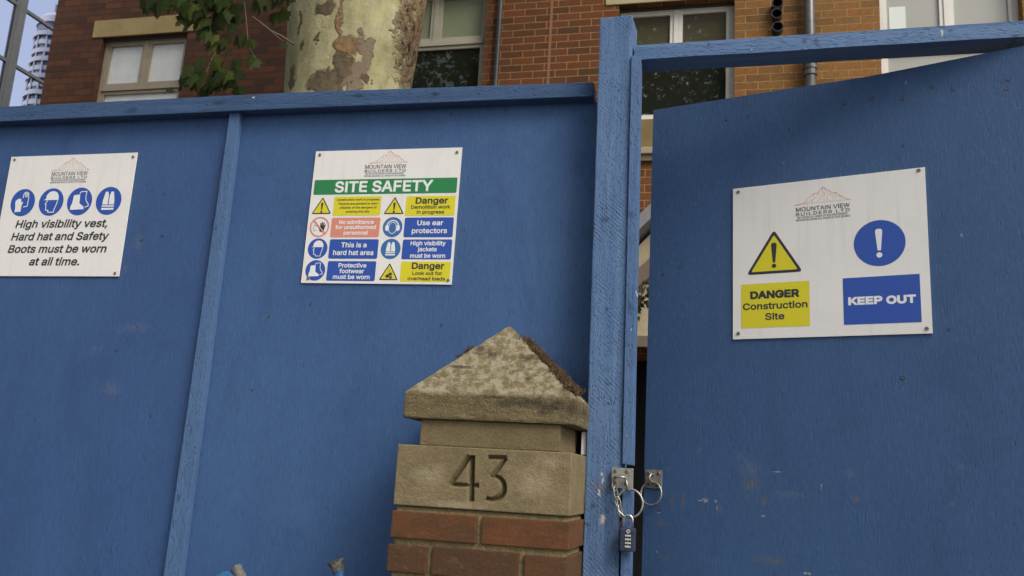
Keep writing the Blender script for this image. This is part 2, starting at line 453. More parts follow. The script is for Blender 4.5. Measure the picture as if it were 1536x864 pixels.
def build_brick_building():
    b = thing('brick_building', 'red brick building with timber casement windows rising behind the blue hoarding', 'building', (-1, WY, 0))
    XL, XR, ZT, YB = -7.612, 7.0, 11.0, 12.6
    xs = sorted({XL, XR, DOOR[0], DOOR[1], *[v for o in OPEN for v in o[:2]]})
    zs = sorted({0.0, ZT, DOOR[3], *[v for o in OPEN for v in o[2:]]})
    holes = OPEN + [DOOR]
    def inside(x, z):
        return any(h[0] < x < h[1] and h[2] < z < h[3] for h in holes)
    bm = bmesh.new()
    for i in range(len(xs) - 1):
        for k in range(len(zs) - 1):
            if not inside((xs[i] + xs[i + 1]) / 2, (zs[k] + zs[k + 1]) / 2):
                q = [(xs[i], zs[k]), (xs[i + 1], zs[k]), (xs[i + 1], zs[k + 1]), (xs[i], zs[k + 1])]
                bm.faces.new([bm.verts.new((x, WY, z)) for x, z in q])
    for (x0, x1, z0, z1) in holes:                    # reveals
        y0, y1 = WY, WY + 0.26
        for q in (((x0, y0, z0), (x0, y0, z1), (x0, y1, z1), (x0, y1, z0)), ((x1, y0, z0), (x1, y1, z0), (x1, y1, z1), (x1, y0, z1)),
                  ((x0, y0, z1), (x1, y0, z1), (x1, y1, z1), (x0, y1, z1)), ((x0, y0, z0), (x0, y1, z0), (x1, y1, z0), (x1, y0, z0))):
            bm.faces.new([bm.verts.new(p) for p in q])
    for q in (((XL, WY, 0), (XL, WY, ZT), (XL, YB, ZT), (XL, YB, 0)), ((XR, WY, 0), (XR, YB, 0), (XR, YB, ZT), (XR, WY, ZT)),
              ((XL, YB, 0), (XL, YB, ZT), (XR, YB, ZT), (XR, YB, 0)), ((XL, WY, ZT), (XR, WY, ZT), (XR, YB, ZT), (XL, YB, ZT))):
        bm.faces.new([bm.verts.new(p) for p in q])
    part('wall', bm, brick_material(), b)
    bm = bmesh.new()
    box(bm, XL + .1, XR - .1, WY + 0.262, WY + 0.30, 0.0, ZT - .1)
    part('inner_lining', bm, plain('interior_dark', (0.02, 0.02, 0.02), 0.9), b)
    lint = stone_material('lintel_stone', (0.3588, 0.2812, 0.1311), (0.2808, 0.2146, 0.0976), (0.1560, 0.1184, 0.0610), 0.5)
    lint2 = stone_material('pale_lintel', (0.4420, 0.3772, 0.2232), (0.3740, 0.3116, 0.1800))
    for i, (x0, x1, z0, z1) in enumerate(OPEN):
        bm = bmesh.new()
        box(bm, x0 - 0.132, x1 + 0.132, WY - 0.012, WY + 0.11, z1 + .001, z1 + 0.212)
        bevel(bm, 0.006)
        part('lintel', bm, lint if i < 2 else lint2, b)
    # timber head pieces seen under each lintel
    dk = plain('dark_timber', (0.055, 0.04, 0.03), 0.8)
    brown = wood_material('brown_white_paint', (0.36, 0.30, 0.215), (0.25, 0.205, 0.14))
    cream = wood_material('cream_paint', (0.44, 0.41, 0.32), (0.34, 0.315, 0.23))
    white = wood_material('white_paint', (0.68, 0.66, 0.60), (0.58, 0.56, 0.50), amt=0.2)
    film = white_film('whitewash_film')
    frost = M('green_frosted_glass', rough=0.3)
    frost = frost.set(frost.mix(frost.math('MULTIPLY', frost.rng(frost.noise(26, detail=7, rough=0.8), 0.60, 0.68), frost.rng(frost.noise(4), 0.45, 0.6)),
                                frost.mix(frost.noise(2.5, detail=5), (0.20, 0.225, 0.13), (0.245, 0.265, 0.165)), (0.40, 0.43, 0.33)))
    dark = glass_dark('dark_glass', (0.012, 0.014, 0.010), 0.0, 0.7, 0.03)
    olive = glass_dark('olive_glint_glass', (0.060, 0.056, 0.034), 0.10, 0.9, 0.05)
    blind = M('grey_blind_glass', rough=0.12)
    blind = blind.set(blind.mix(blind.noise(2.0, detail=3), (0.33, 0.325, 0.285), (0.385, 0.38, 0.335)))
    sill = stone_material('sill_stone', (0.40, 0.34, 0.22), (0.30, 0.26, 0.17))
    wins = []
    for (o, zt, f, tp, lw) in zip(OPEN, (5.612, 5.940, 5.695, 5.62), (brown, cream, white, white), (film, frost, olive, blind), (film, dark, dark, blind)):
        wins.append(window(b, *o, zt, f, tp, lw, sill_m=None if o is OPEN[2] else sill, rec=0.07 if o is OPEN[0] else 0.11))
    # ragged bare edge of the whitewashed panes: a dark strip of unpainted glass beside the left jamb
    # pale sheet on the right-hand glass, added in place of a reflection
    bm = bmesh.new()
    box(bm, 1.412, 1.553, WY + 0.136, WY + 0.1395, 5.68, 6.035)
    part('pane_reflection', bm, plain('reflection_pale', (0.62, 0.66, 0.62), 0.5), wins[3])
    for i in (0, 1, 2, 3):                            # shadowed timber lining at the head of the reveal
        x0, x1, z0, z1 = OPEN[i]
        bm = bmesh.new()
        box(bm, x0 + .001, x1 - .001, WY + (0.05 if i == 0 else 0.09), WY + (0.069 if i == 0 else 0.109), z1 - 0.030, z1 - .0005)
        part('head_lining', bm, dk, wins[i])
    # apron panel and sill under the third window
    x0, x1, z0, z1 = OPEN[2]
    bm = bmesh.new()
    box(bm, x0 - 0.1, x1 + 0.1, WY - 0.012, WY + 0.107, 4.672, z0 - .002)
    part('apron', bm, stone_material('apron_stone', (0.21, 0.155, 0.065), (0.17, 0.125, 0.05)), wins[2])
    bm = bmesh.new()
    box(bm, x0 - 0.14, x1 + 0.14, WY - 0.06, WY + 0.1, 4.605, 4.670)
    bevel(bm, 0.01)
    part('sill', bm, wood_material('weathered_sill', (0.36, 0.30, 0.21), (0.28, 0.23, 0.15)), wins[2])
    bm = bmesh.new()
    box(bm, x0 - 0.12, x1 + 0.12, WY - 0.035, WY + 0.08, 4.545, 4.603)
    part('sill_bed', bm, stone_material('rough_mortar', (0.22, 0.185, 0.12), (0.12, 0.10, 0.06), amount=0.8), wins[2])
    # movement joint
    bm = bmesh.new()
    box(bm, -1.747, -1.722, WY - 0.004, WY + 0.02, 0.0, 10.9)
    part('movement_joint', bm, plain('joint_sealant', (0.23, 0.105, 0.055), 0.8), b)
    # thin black pipe beside the second window
    blk = M('black_pipe', rough=0.32)
    blk = blk.set(blk.mix(blk.rng(blk.noise(20, detail=5), 0.4, 0.8), (0.018, 0.019, 0.021), (0.06, 0.06, 0.058)))
    bm = bmesh.new()
    tube(bm, [(-2.255, WY - 0.045, 0.1), (-2.255, WY - 0.045, 10.9)], 0.024, 14)
    for z in (2.4, 4.1, 5.0, 7.0, 9.0):
        tube(bm, [(-2.255, WY - 0.045, z), (-2.255, WY - 0.045, z + 0.05)], 0.032, 14)
    part('waste_pipe', bm, blk, b, smooth=False)
    # downpipe with ringed collar
    gp = M('grey_downpipe', rough=0.3)
    gp = gp.set(gp.mix(gp.rng(gp.noise(9, detail=6, rough=0.7), 0.35, 0.75), (0.05, 0.052, 0.053), (0.15, 0.145, 0.13)))
    bm = bmesh.new()
    X, Y = 0.695, WY - 0.085
    tube(bm, [(X, Y, 0.1), (X, Y, 10.9)], 0.048, 20)
    dp = part('downpipe', bm, gp, b, smooth=True)
    bm = bmesh.new()
    prof = [(5.285, .050), (5.29, .060), (5.315, .060), (5.32, .054), (5.345, .054), (5.35, .063), (5.372, .063), (5.377, .054), (5.395, .054), (5.40, .060), (5.418, .060), (5.423, .053), (5.437, .053), (5.44, .049)]
    tube(bm, [(X, Y, z) for z, r in prof], [r for z, r in prof], 22)
    part('collar', bm, gp, dp)
    # three flue stubs
    mouth_dark = plain('flue_mouth_dark', (0.006, 0.006, 0.006), 0.95)  # near-black disc closing each pipe
    for (x, z) in ((0.417, 6.035), (0.411, 5.928), (0.418, 5.795)):
        bm = bmesh.new()
        r0, r1 = 0.050, 0.043
        ring = []
        for (rr, y) in ((r0, WY + 0.0), (r0, WY - 0.085), (r1, WY - 0.085), (r1, WY + 0.02)):
            ring.append([bm.verts.new((x + rr * math.cos(a), y, z + rr * math.sin(a))) for a in [2 * math.pi * k / 22 for k in range(22)]])
        for A, B in zip(ring[:-1], ring[1:]):
            for k in range(22):
                bm.faces.new((A[k], A[(k + 1) % 22], B[(k + 1) % 22], B[k]))
        f = part('flue_pipe', bm, blk, b)
        bm = bmesh.new()
        bm.faces.new([bm.verts.new((x + r1 * math.cos(a), WY - 0.012, z + r1 * math.sin(a))) for a in [2 * math.pi * k / 22 for k in range(22)]])
        part('flue_mouth', bm, mouth_dark, f)
    # entrance canopy: sloping lead sheet on timbers over a rendered panel
    pc = thing('entrance_canopy', 'small pitched grey canopy over the dark doorway, glimpsed through the gate gap', 'canopy', (-0.45, 7.5, 2.7))
    def slope(xa, za, xb, zb, th, y0, y1, m, nm):
        bm = bmesh.new()
        hexa(bm, [(xa, y0, za + th), (xb, y0, zb + th), (xb, y0, zb), (xa, y0, za), (xa, y1, za + th), (xb, y1, zb + th), (xb, y1, zb), (xa, y1, za)])
        return part(nm, bm, m, pc)
    lead = stone_material('lead_sheet', (0.17, 0.175, 0.18), (0.25, 0.25, 0.25))
    slope(-1.5, 2.86, -0.40, 3.97, 0.13, 7.05, 7.895, lead, 'roof')
    slope(-0.398, 3.97, 0.70, 2.86, 0.13, 7.05, 7.895, lead, 'roof')
    timb = wood_material('brown_timber', (0.10, 0.07, 0.045), (0.16, 0.12, 0.08))
    slope(-1.32, 2.62, -0.40, 3.50, 0.16, 7.16, 7.24, timb, 'bargeboard')
    slope(-0.398, 3.50, 0.52, 2.62, 0.16, 7.16, 7.24, timb, 'bargeboard')
    bm = bmesh.new()
    v = [(-1.45, 2.80), (0.65, 2.80), (-0.40, 3.93)]
    a = [bm.verts.new((x, 7.26, z)) for x, z in v]; c = [bm.verts.new((x, 7.89, z)) for x, z in v]
    bm.faces.new(a); bm.faces.new(c[::-1])
    for i in range(3):
        bm.faces.new((a[i], c[i], c[(i + 1) % 3], a[(i + 1) % 3]))
    part('gable_panel', bm, stone_material('cream_render', (0.46, 0.39, 0.26), (0.38, 0.32, 0.21), amount=0.25), pc)
    bm = bmesh.new()
    box(bm, -1.4, 0.6, 7.20, 7.258, 2.70, 2.79)
    part('beam', bm, timb, pc)
    for x in (-1.36, 0.46):
        bm = bmesh.new()
        box(bm, x, x + 0.1, 7.16, 7.26, 0.0, 2.698)
        part('post', bm, timb, pc)
    dr = part('door', (lambda q: (box(q, DOOR[0] + .01, DOOR[1] - .01, WY + 0.16, WY + 0.2, 0.0, DOOR[3] - .01), q)[1])(bmesh.new()), plain('doorway_shade', (0.008, 0.008, 0.009), 0.8, 0.0, 0.1), b)  # near-black colour holds the shade of the interior behind the opening
    bm = bmesh.new()
    tube(bm, [(0.2, WY + 0.155, 1.0), (0.2, WY + 0.11, 1.0), (0.1, WY + 0.11, 1.0)], 0.01, 8)
    part('handle', bm, plain('door_brass', (0.5, 0.38, 0.15), 0.3, 1.0), dr)
build_brick_building()

# ------------------------------------------------------------------ glass building on the left and the round tower it mirrors
def build_glass_building():
    g = thing('glass_building', 'glass curtain wall building with grey mullions at the far left, mirroring a tower', 'building', (-16, 14, 0))
    gm = M('mirror_glass', (0.70, 0.745, 0.93), 0.0, 1.0)
    gm = gm.set(None, None, gm.bump(gm.noise(1.6, detail=1), 0.007, 0.05))
    X = -12.0
    bm = bmesh.new()
    box(bm, -20, X, 9.5, 30, 0, 22)
    part('glass_wall', bm, gm, g)
    alu = stone_material('grey_aluminium', (0.105, 0.11, 0.115), (0.13, 0.135, 0.14), (0.08, 0.08, 0.08), 0.2)
    gask = plain('black_gasket', (0.012, 0.016, 0.03), 0.6)
    y = 11.665 - 2.15
    while y < 30:
        bm = bmesh.new()
        box(bm, X + .002, X + 0.05, y - 0.10, y + 0.10, 0, 22)
        box(bm, X + .052, X + 0.075, y - 0.075, y + 0.02, 0, 22)
        mu = part('mullion', bm, alu, g)
        bm = bmesh.new()
        box(bm, X + .0015, X + 0.012, y - 0.128, y - 0.1005, 0, 22)
        box(bm, X + .0015, X + 0.012, y + 0.1005, y + 0.120, 0, 22)
        part('gasket', bm, gask, mu)
        y += 2.15
    z = 9.11 - 1.055 * 8
    while z < 22:
        bm = bmesh.new()
        box(bm, X + .001, X + 0.03, 9.5, 30, z - 0.028, z + 0.028)
        part('transom', bm, alu, g)
        z += 1.055
    # tower stands about 330 m away to the right, seen only as a reflection
    cx, cy, top = 195.6, 231.8, 140.0
    t = thing('round_tower', 'tall round tower with white curved balcony bands, mirrored in the glass', 'tower', (cx, cy, 0))
    white = plain('tower_white', (0.40, 0.41, 0.45), 0.7)
    dk = plain('tower_glazing', (0.035, 0.05, 0.09), 0.3)
    def drum(nm, z0, z1, r, m, dx=0.0, seg=40):
        bm = bmesh.new()
        tube(bm, [(cx + dx, cy, z0), (cx + dx, cy, z1)], r, seg)
        return part(nm, bm, m, t, smooth=False)
    drum('glazed_core', 0, top, 7.2, dk)
    k = 0
    z = 3.0
    while z < top - 3:
        r = 7.75
        drum('balcony_band', z, z + 1.55, r + 0.35 * math.sin(z * 0.9), white, 0.25 * math.sin(z * 0.37))
        z += 3.0
    # window piers between the bands
    bm = bmesh.new()
    for j in range(14):
        a = 2 * math.pi * j / 14
        px, py = cx + 7.5 * math.cos(a), cy + 7.5 * math.sin(a)
        box(bm, px - 0.22, px + 0.22, py - 0.22, py + 0.22, 0, top - 3)
    part('pier', bm, white, t)
    bm = bmesh.new()
    ring = [(top, 7.6), (top + 2.2, 7.4), (top + 3.8, 6.0), (top + 4.8, 4.4)]
    tube(bm, [(cx, cy, z) for z, r in ring], [r for z, r in ring], 40)
    part('crown', bm, white, t)
    bm = bmesh.new()
    for j in range(7):
        a = 2 * math.pi * j / 7
        tube(bm, [(cx + 3 * math.cos(a), cy + 3 * math.sin(a), top + 4.8), (cx + 3 * math.cos(a), cy + 3 * math.sin(a), top + 9.0 + (j % 3))], 0.45, 8)
    part('antenna', bm, white, t)
build_glass_building()

# ------------------------------------------------------------------ trees
LEAF = [(0, -.05), (.10, .02), (.30, -.10), (.36, .06), (.55, .10), (.42, .24), (.62, .46), (.38, .46), (.36, .62), (.18, .58), (.16, .82), (0, 1.05),
        (-.16, .82), (-.18, .58), (-.36, .62), (-.38, .46), (-.62, .46), (-.42, .24), (-.55, .10), (-.36, .06), (-.30, -.10), (-.10, .02)]
def add_leaf(bm, pos, size, normal, down, rnd):
    """one palmate leaf: pos is the stalk end, down the direction of its tip"""
    nrm = Vector(normal).normalized()
    up = Vector(down)
    up = (up - nrm * up.dot(nrm)).normalized()
    sx = up.cross(nrm)
    curl = rnd.uniform(-.25, .35)
    fold = rnd.uniform(.05, .35)
    wx = rnd.uniform(.8, 1.05)
    vs = []
    def P(x, y):
        return Vector(pos) + (sx * x * wx + up * y + nrm * (-fold * abs(x) + curl * y * y * .5)) * size
    c0, c1 = bm.verts.new(P(0, .18)), bm.verts.new(P(0, .6))
    vs = [bm.verts.new(P(x * rnd.uniform(.92, 1.08), y)) for x, y in LEAF]
    n = len(vs)
    for i in range(n):
        c = c1 if 6 <= i < 16 else c0
        bm.faces.new((c, vs[i], vs[(i + 1) % n]))
    bm.faces.new((c0, vs[6], c1))
    bm.faces.new((c0, c1, vs[16]))

def leaf_material(name, a, b, c2):
    m = M(name, rough=0.6, spec=0.15)
    rnd = m.n('NewGeometry').outputs['Random Per Island']
    c = m.ramp(rnd, [(0.0, a), (0.5, b), (0.85, b), (1.0, c2)])
    c = m.mix(m.rng(m.noise(60, detail=3), 0.45, 0.8, 0, 0.35), c, (0.09, 0.10, 0.03))
    m.set(c)
    tr = m.n('BsdfTranslucent', {'Color': m.mix(0.5, c, (0.08, 0.12, 0.015))})
    mx = m.n('MixShader', {0: 0.30, 1: m.b.outputs[0], 2: tr.outputs[0]})
    m.nt.links.new(mx.outputs[0], m.nt.nodes['Material Output'].inputs['Surface'])
    return m.m

def bark_material():
    m = M('plane_bark', rough=0.85, spec=0.2)
    wob = m.n('TexNoise', {'Vector': m.co(), 'Scale': 9.0, 'Detail': 5.0, 'Roughness': 0.65})
    wv = m.n('VectorMath', {0: m.n('VectorMath', {0: wob.outputs['Color'], 1: (0.5, 0.5, 0.5)}, operation='SUBTRACT').outputs[0], 'Scale': 0.16}, operation='SCALE').outputs[0]
    p = m.n('VectorMath', {0: m.co(), 1: wv}, operation='ADD').outputs[0]
    keep = m._co
    m._co = p
    c = m.mix(m.rng(m.noise(3.2, keep, 6, 0.65), 0.3, 0.7), (0.38, 0.35, 0.205), (0.25, 0.23, 0.125))
    c = m.mix(m.rng(m.noise(9.0, m.vscale((1, 1, .45), keep), 5, 0.6), 0.5, 0.66, 0, 0.7), c, (0.42, 0.37, 0.185))
    # greyer plates left on the pale under-bark
    c = m.mix(m.rng(m.noise(14.0, m.vscale((1, 1, .35), keep, (7, 0, 0)), 6, 0.7), 0.46, 0.62, 0, 0.5), c, (0.19, 0.175, 0.075))
    c = m.mix(m.rng(m.noise(30.0, m.vscale((1, 1, .3), keep, (2, 0, 5)), 4, 0.7), 0.58, 0.70, 0, 0.5), c, (0.15, 0.12, 0.06))
    plates = m.rng(m.n('TexNoise', {'Vector': m.vscale((1, 1, .6), p, (3.1, 0, .4)), 'Scale': 5.2, 'Detail': 2.0}).outputs[0], 0.655, 0.665)
    c = m.mix(plates, c, (0.17, 0.13, 0.085))
    grey = m.ellipses([(-2.40, 3.88, .105, .10), (-2.30, 4.00, .062, .10), (-2.43, 4.37, .065, .05), (-2.46, 4.18, .018, .03), (-2.585, 4.145, .016, .036), (-2.63, 4.30, .014, .085), (-2.24, 3.884, .014, .018), (-2.17, 3.95, .018, .04), (-2.66, 3.95, .03, .09)], 0.22, 38, 0.22)
    c = m.mix(grey, c, m.mix(m.rng(m.noise(30, m.vscale((1, 1, .5), keep), 6, 0.75), 0.35, 0.65), (0.070, 0.050, 0.030), (0.135, 0.102, 0.064)))
    orange = m.ellipses([(-2.285, 4.13, .075, .058), (-2.33, 4.27, .026, .11), (-2.325, 4.42, .014, .09)], 0.2, 34, 0.3)
    c = m.mix(orange, c, m.mix(m.rng(m.noise(26, keep, 6, 0.75), 0.35, 0.65), (0.13, 0.075, 0.036), (0.27, 0.17, 0.08)))
    # flaking strip on the right flank
    strip = m.math('MULTIPLY', m.rng(m.n('SeparateXYZ', {0: p}).outputs[0], -2.045, -2.005), m.rng(m.noise(11, keep, 3), 0.25, 0.40))
    flake = m.noise(24, m.vscale((1, 1, .7), keep), 7, 0.75)
    zk = m.n('SeparateXYZ', {0: keep}).outputs[2]
    flake = m.math('ADD', flake, m.math('MULTIPLY', m.math('ABSOLUTE', m.math('SUBTRACT', zk, 4.22)), 0.30))
    c = m.mix(strip, c, m.ramp(flake, [(0.42, (0.016, 0.011, 0.008)), (0.49, (0.09, 0.06, 0.035)), (0.55, (0.25, 0.165, 0.095)), (0.72, (0.36, 0.27, 0.15))]))
    c = m.mix(m.rng(m.noise(70, keep, 5, 0.7), 0.56, 0.8, 0, 0.4), c, (0.18, 0.15, 0.07))
    h = m.math('ADD', m.math('MULTIPLY', m.noise(26, keep, 6, 0.7), m.math('ADD', 0.25, m.math('MULTIPLY', strip, 2.2))), m.math('MULTIPLY', m.math('MAXIMUM', grey, m.math('MAXIMUM', plates, orange)), 0.5))
    return m.set(c, None, m.bump(h, 1.0, 0.03))

def build_front_tree():
    rnd = random.Random(7)
    t = thing('plane_tree', 'mottled plane tree with peeling cream bark behind the hoarding', 'tree', (-2.43, 5.0, 0))
    bm = bmesh.new()
    seg, rows = 110, 150
    prof = [(0.0, .62, -2.44), (0.5, .50, -2.44), (2.0, .44, -2.45), (3.9, .415, -2.44), (4.3, .448, -2.430), (4.65, .475, -2.425), (5.2, .53, -2.42), (5.8, .50, -2.42)]
    def lerp(z):
        for (a, ra, xa), (b, rb, xb) in zip(prof[:-1], prof[1:]):
            if z <= b:
                k = (z - a) / (b - a)
                return ra + (rb - ra) * k, xa + (xb - xa) * k
        return prof[-1][1:]
    rings = []
    for i in range(rows + 1):
        z = 5.8 * i / rows
        r, xc = lerp(z)
        r *= .957
        ring = []
        for k in range(seg):
            a = 2 * math.pi * k / seg
            d = Vector((math.cos(a), math.sin(a), 0))
            q = Vector((d.x * 1.4, d.y * 1.4, z * 1.1))
            rr = r * (1 + 0.035 * noise.noise(q) + 0.012 * noise.noise(q * 3.1))
            # ragged bark on the right flank facing the camera
            w = max(0.0, 1 - abs(((a - R(-22) + math.pi) % (2 * math.pi)) - math.pi) / R(30))
            if w > 0:
                rr += w * 0.042 * (abs(noise.noise(Vector((d.x * 9, d.y * 9, z * 6)))) + 0.7 * noise.noise(Vector((d.x * 22, d.y * 22, z * 17))))
            ring.append(bm.verts.new((xc + rr * d.x, 5.0 + rr * d.y, z)))
        rings.append(ring)
    for A, B in zip(rings[:-1], rings[1:]):
        for k in range(seg):
            bm.faces.new((A[k], A[(k + 1) % seg], B[(k + 1) % seg], B[k]))
    bark = bark_material()
    part('trunk', bm, bark, t, smooth=True)
    def limb(pts, r0, r1, nm='branch'):
        bm = bmesh.new()
        n = len(pts)
        tube(bm, pts, [r0 + (r1 - r0) * i / (n - 1) for i in range(n)], 10)
        return part(nm, bm, bark, t, smooth=True)
    limb([(-2.55, 5.0, 5.4), (-3.0, 4.9, 6.4), (-3.7, 4.7, 7.5), (-4.3, 4.6, 9.0)], .33, .12)
    limb([(-2.25, 5.0, 5.4), (-1.9, 5.2, 6.5), (-1.3, 5.2, 7.8), (-1.0, 5.1, 9.3)], .32, .12)
    limb([(-3.1, 4.85, 6.5), (-4.2, 4.4, 6.7), (-5.3, 4.2, 6.4)], .12, .04)
    limb([(-2.42, 4.9, 5.5), (-2.5, 5.9, 6.9), (-2.6, 6.3, 8.6)], .28, .10)
    # small hanging twigs with the leaves the photo shows
    tw = bmesh.new()
    tube(tw, [(-2.815, 4.4, 4.239), (-2.76, 4.42, 4.20), (-2.712, 4.45, 4.166), (-2.65, 4.48, 4.14), (-2.60, 4.55, 4.118)], [.004, .005, .005, .006, .008], 6)
    tube(tw, [(-2.712, 4.45, 4.166), (-2.66, 4.45, 4.12), (-2.623, 4.46, 4.094)], .003, 6)
    for pts in ([(-3.0, 4.35, 4.75), (-3.05, 4.38, 4.45), (-3.10, 4.40, 4.20), (-3.04, 4.4, 4.02), (-3.0, 4.4, 3.86)], [(-3.0, 4.35, 4.75), (-3.3, 4.35, 4.5), (-3.55, 4.38, 4.40)],
                [(-3.0, 4.35, 4.75), (-2.9, 4.38, 4.45), (-2.85, 4.4, 4.2), (-2.82, 4.4, 4.05), (-2.75, 4.4, 3.95)], [(-3.04, 4.4, 4.02), (-3.1, 4.42, 3.88), (-3.17, 4.4, 3.80)],
                [(-3.0, 4.4, 5.9), (-3.05, 4.35, 5.3), (-3.0, 4.35, 4.75)], [(-3.6, 4.6, 6.65), (-3.2, 4.4, 6.4), (-3.0, 4.4, 5.9)], [(-2.55, 4.45, 4.9), (-2.62, 4.42, 4.5), (-2.65, 4.4, 4.32)]):
        tube(tw, pts, [.0035 - .002 * i / len(pts) for i in range(len(pts))], 6)
    twig = M('twig_bark', (0.10, 0.08, 0.05), 0.8)
    part('twig', tw, twig.m, t, smooth=True)
    leaves = [(-3.627, 4.371, .094), (-3.427, 4.315, .14), (-3.238, 4.333, .135), (-3.143, 4.348, .10), (-3.171, 4.193, .14), (-3.105, 4.179, .105), (-2.95, 4.116, .095), (-3.089, 4.067, .09),
              (-2.985, 4.008, .074), (-2.918, 4.242, .05), (-2.968, 4.312, .10), (-2.649, 4.27, .10), (-2.746, 4.269, .085), (-2.815, 4.041, .06), (-2.761, 4.003, .07), (-2.824, 3.977, .07),
              (-2.725, 3.889, .09), (-2.86, 3.875, .105), (-2.988, 3.834, .10), (-3.052, 3.873, .09), (-2.937, 3.789, .10), (-3.18, 3.788, .105), (-2.896, 3.772, .10), (-3.086, 3.831, .10),
              (-3.279, 3.75, .06), (-2.545, 3.99, .05), (-3.30, 4.37, .11), (-3.06, 4.30, .11), (-3.02, 4.22, .10), (-3.13, 4.12, .11), (-3.02, 3.79, .10), (-3.11, 3.77, .10), (-3.22, 4.27, .10),
              (-2.88, 4.33, .09), (-2.80, 4.31, .09), (-3.50, 4.40, .09), (-3.58, 4.42, .1), (-2.70, 4.36, .1)]
    for k in range(26):                      # fill the two leafy clumps
        leaves.append((rnd.uniform(-3.36, -2.92), rnd.uniform(4.22, 4.42), rnd.uniform(.08, .12)))
    for k in range(16):
        leaves.append((rnd.uniform(-3.20, -2.84), rnd.uniform(3.77, 3.90), rnd.uniform(.08, .11)))
    for k in range(10):
        leaves.append((rnd.uniform(-3.08, -2.90), rnd.uniform(3.98, 4.24), rnd.uniform(.07, .10)))
    for k in range(8):
        leaves.append((rnd.uniform(-3.72, -3.40), rnd.uniform(4.36, 4.46), rnd.uniform(.09, .12)))
    for k in range(9):
        leaves.append((rnd.uniform(-2.84, -2.62), rnd.uniform(4.27, 4.42), rnd.uniform(.07, .10)))
    bm = bmesh.new()
    for (x, z, s) in leaves:
        y = 4.4 + rnd.uniform(-.10, .12)
        nrm = (rnd.uniform(-.45, .45), -1, rnd.uniform(-.3, .35))
        dn = (rnd.uniform(-.7, .7), rnd.uniform(-.3, .1), -1)
        add_leaf(bm, (x, y, z + s * .55), s * 1.0, nrm, dn, rnd)
    for (x, y, z, s) in ((-1.80, 4.62, 3.73, .075), (-1.75, 4.64, 3.71, .06), (-1.85, 4.60, 3.71, .06)):
        add_leaf(bm, (x, y, z), s, (0, -1, .8), (rnd.uniform(-1, 1), 0, .3), rnd)
    lm = leaf_material('plane_leaf', (0.012, 0.022, 0.004), (0.026, 0.042, 0.007), (0.10, 0.12, 0.02))
    part('hanging_leaves', bm, lm, t, smooth=False)
    # the crown above the frame: clumps round the limb ends
    bm = bmesh.new()
    cl = [(-4.3, 4.5, 8.6, 1.5), (-5.4, 4.3, 6.7, 1.2), (-1.0, 5.1, 9.2, 1.5), (-2.6, 6.0, 8.7, 1.5), (-3.2, 4.6, 7.0, 1.0), (-6.2, 4.9, 7.6, 1.3), (-3.3, 5.0, 10.2, 1.8), (-1.3, 4.6, 7.6, 0.9)]
    for (cx, cy, cz, cr) in cl:
        for k in range(230):
            d = Vector((rnd.gauss(0, 1), rnd.gauss(0, 1), rnd.gauss(0, .8))).normalized() * cr * rnd.uniform(.35, 1.0)
            add_leaf(bm, Vector((cx, cy, cz)) + d, rnd.uniform(.14, .22), (rnd.uniform(-1, 1), rnd.uniform(-1, 1), .9), (rnd.uniform(-1, 1), rnd.uniform(-1, 1), -1), rnd)
    part('crown', bm, lm, t)
build_front_tree()

def build_added_leaves():  # leaf cluster added to stand in for a leafy reflection on the panel
    rnd = random.Random(21)
    t = thing('added_leaves', 'dark leaves added in place of a leafy reflection on the cream canopy panel, seen through the gate gap', 'stand-in leaves', (-0.72, 7.12, 2.95))
    bm = bmesh.new()
    tube(bm, [(-.95, 7.2, 2.80), (-.82, 7.16, 2.95), (-.72, 7.12, 3.05), (-.66, 7.1, 3.18)], .006, 6)
    part('stem', bm, plain('added_stem', (0.05, 0.035, 0.02), 0.8), t)
    bm = bmesh.new()
    for k in range(34):
        add_leaf(bm, (rnd.uniform(-.80, -.58), 7.13 + rnd.uniform(-.04, .04), rnd.uniform(2.93, 3.24)), rnd.uniform(.03, .06), (rnd.uniform(-.6, .6), -1, rnd.uniform(-.4, .4)), (rnd.uniform(-1, 1), 0, -.6), rnd)
    part('leaves', bm, leaf_material('added_leaf', (0.012, 0.014, 0.006), (0.022, 0.022, 0.010), (0.05, 0.045, 0.02)), t)
build_added_leaves()

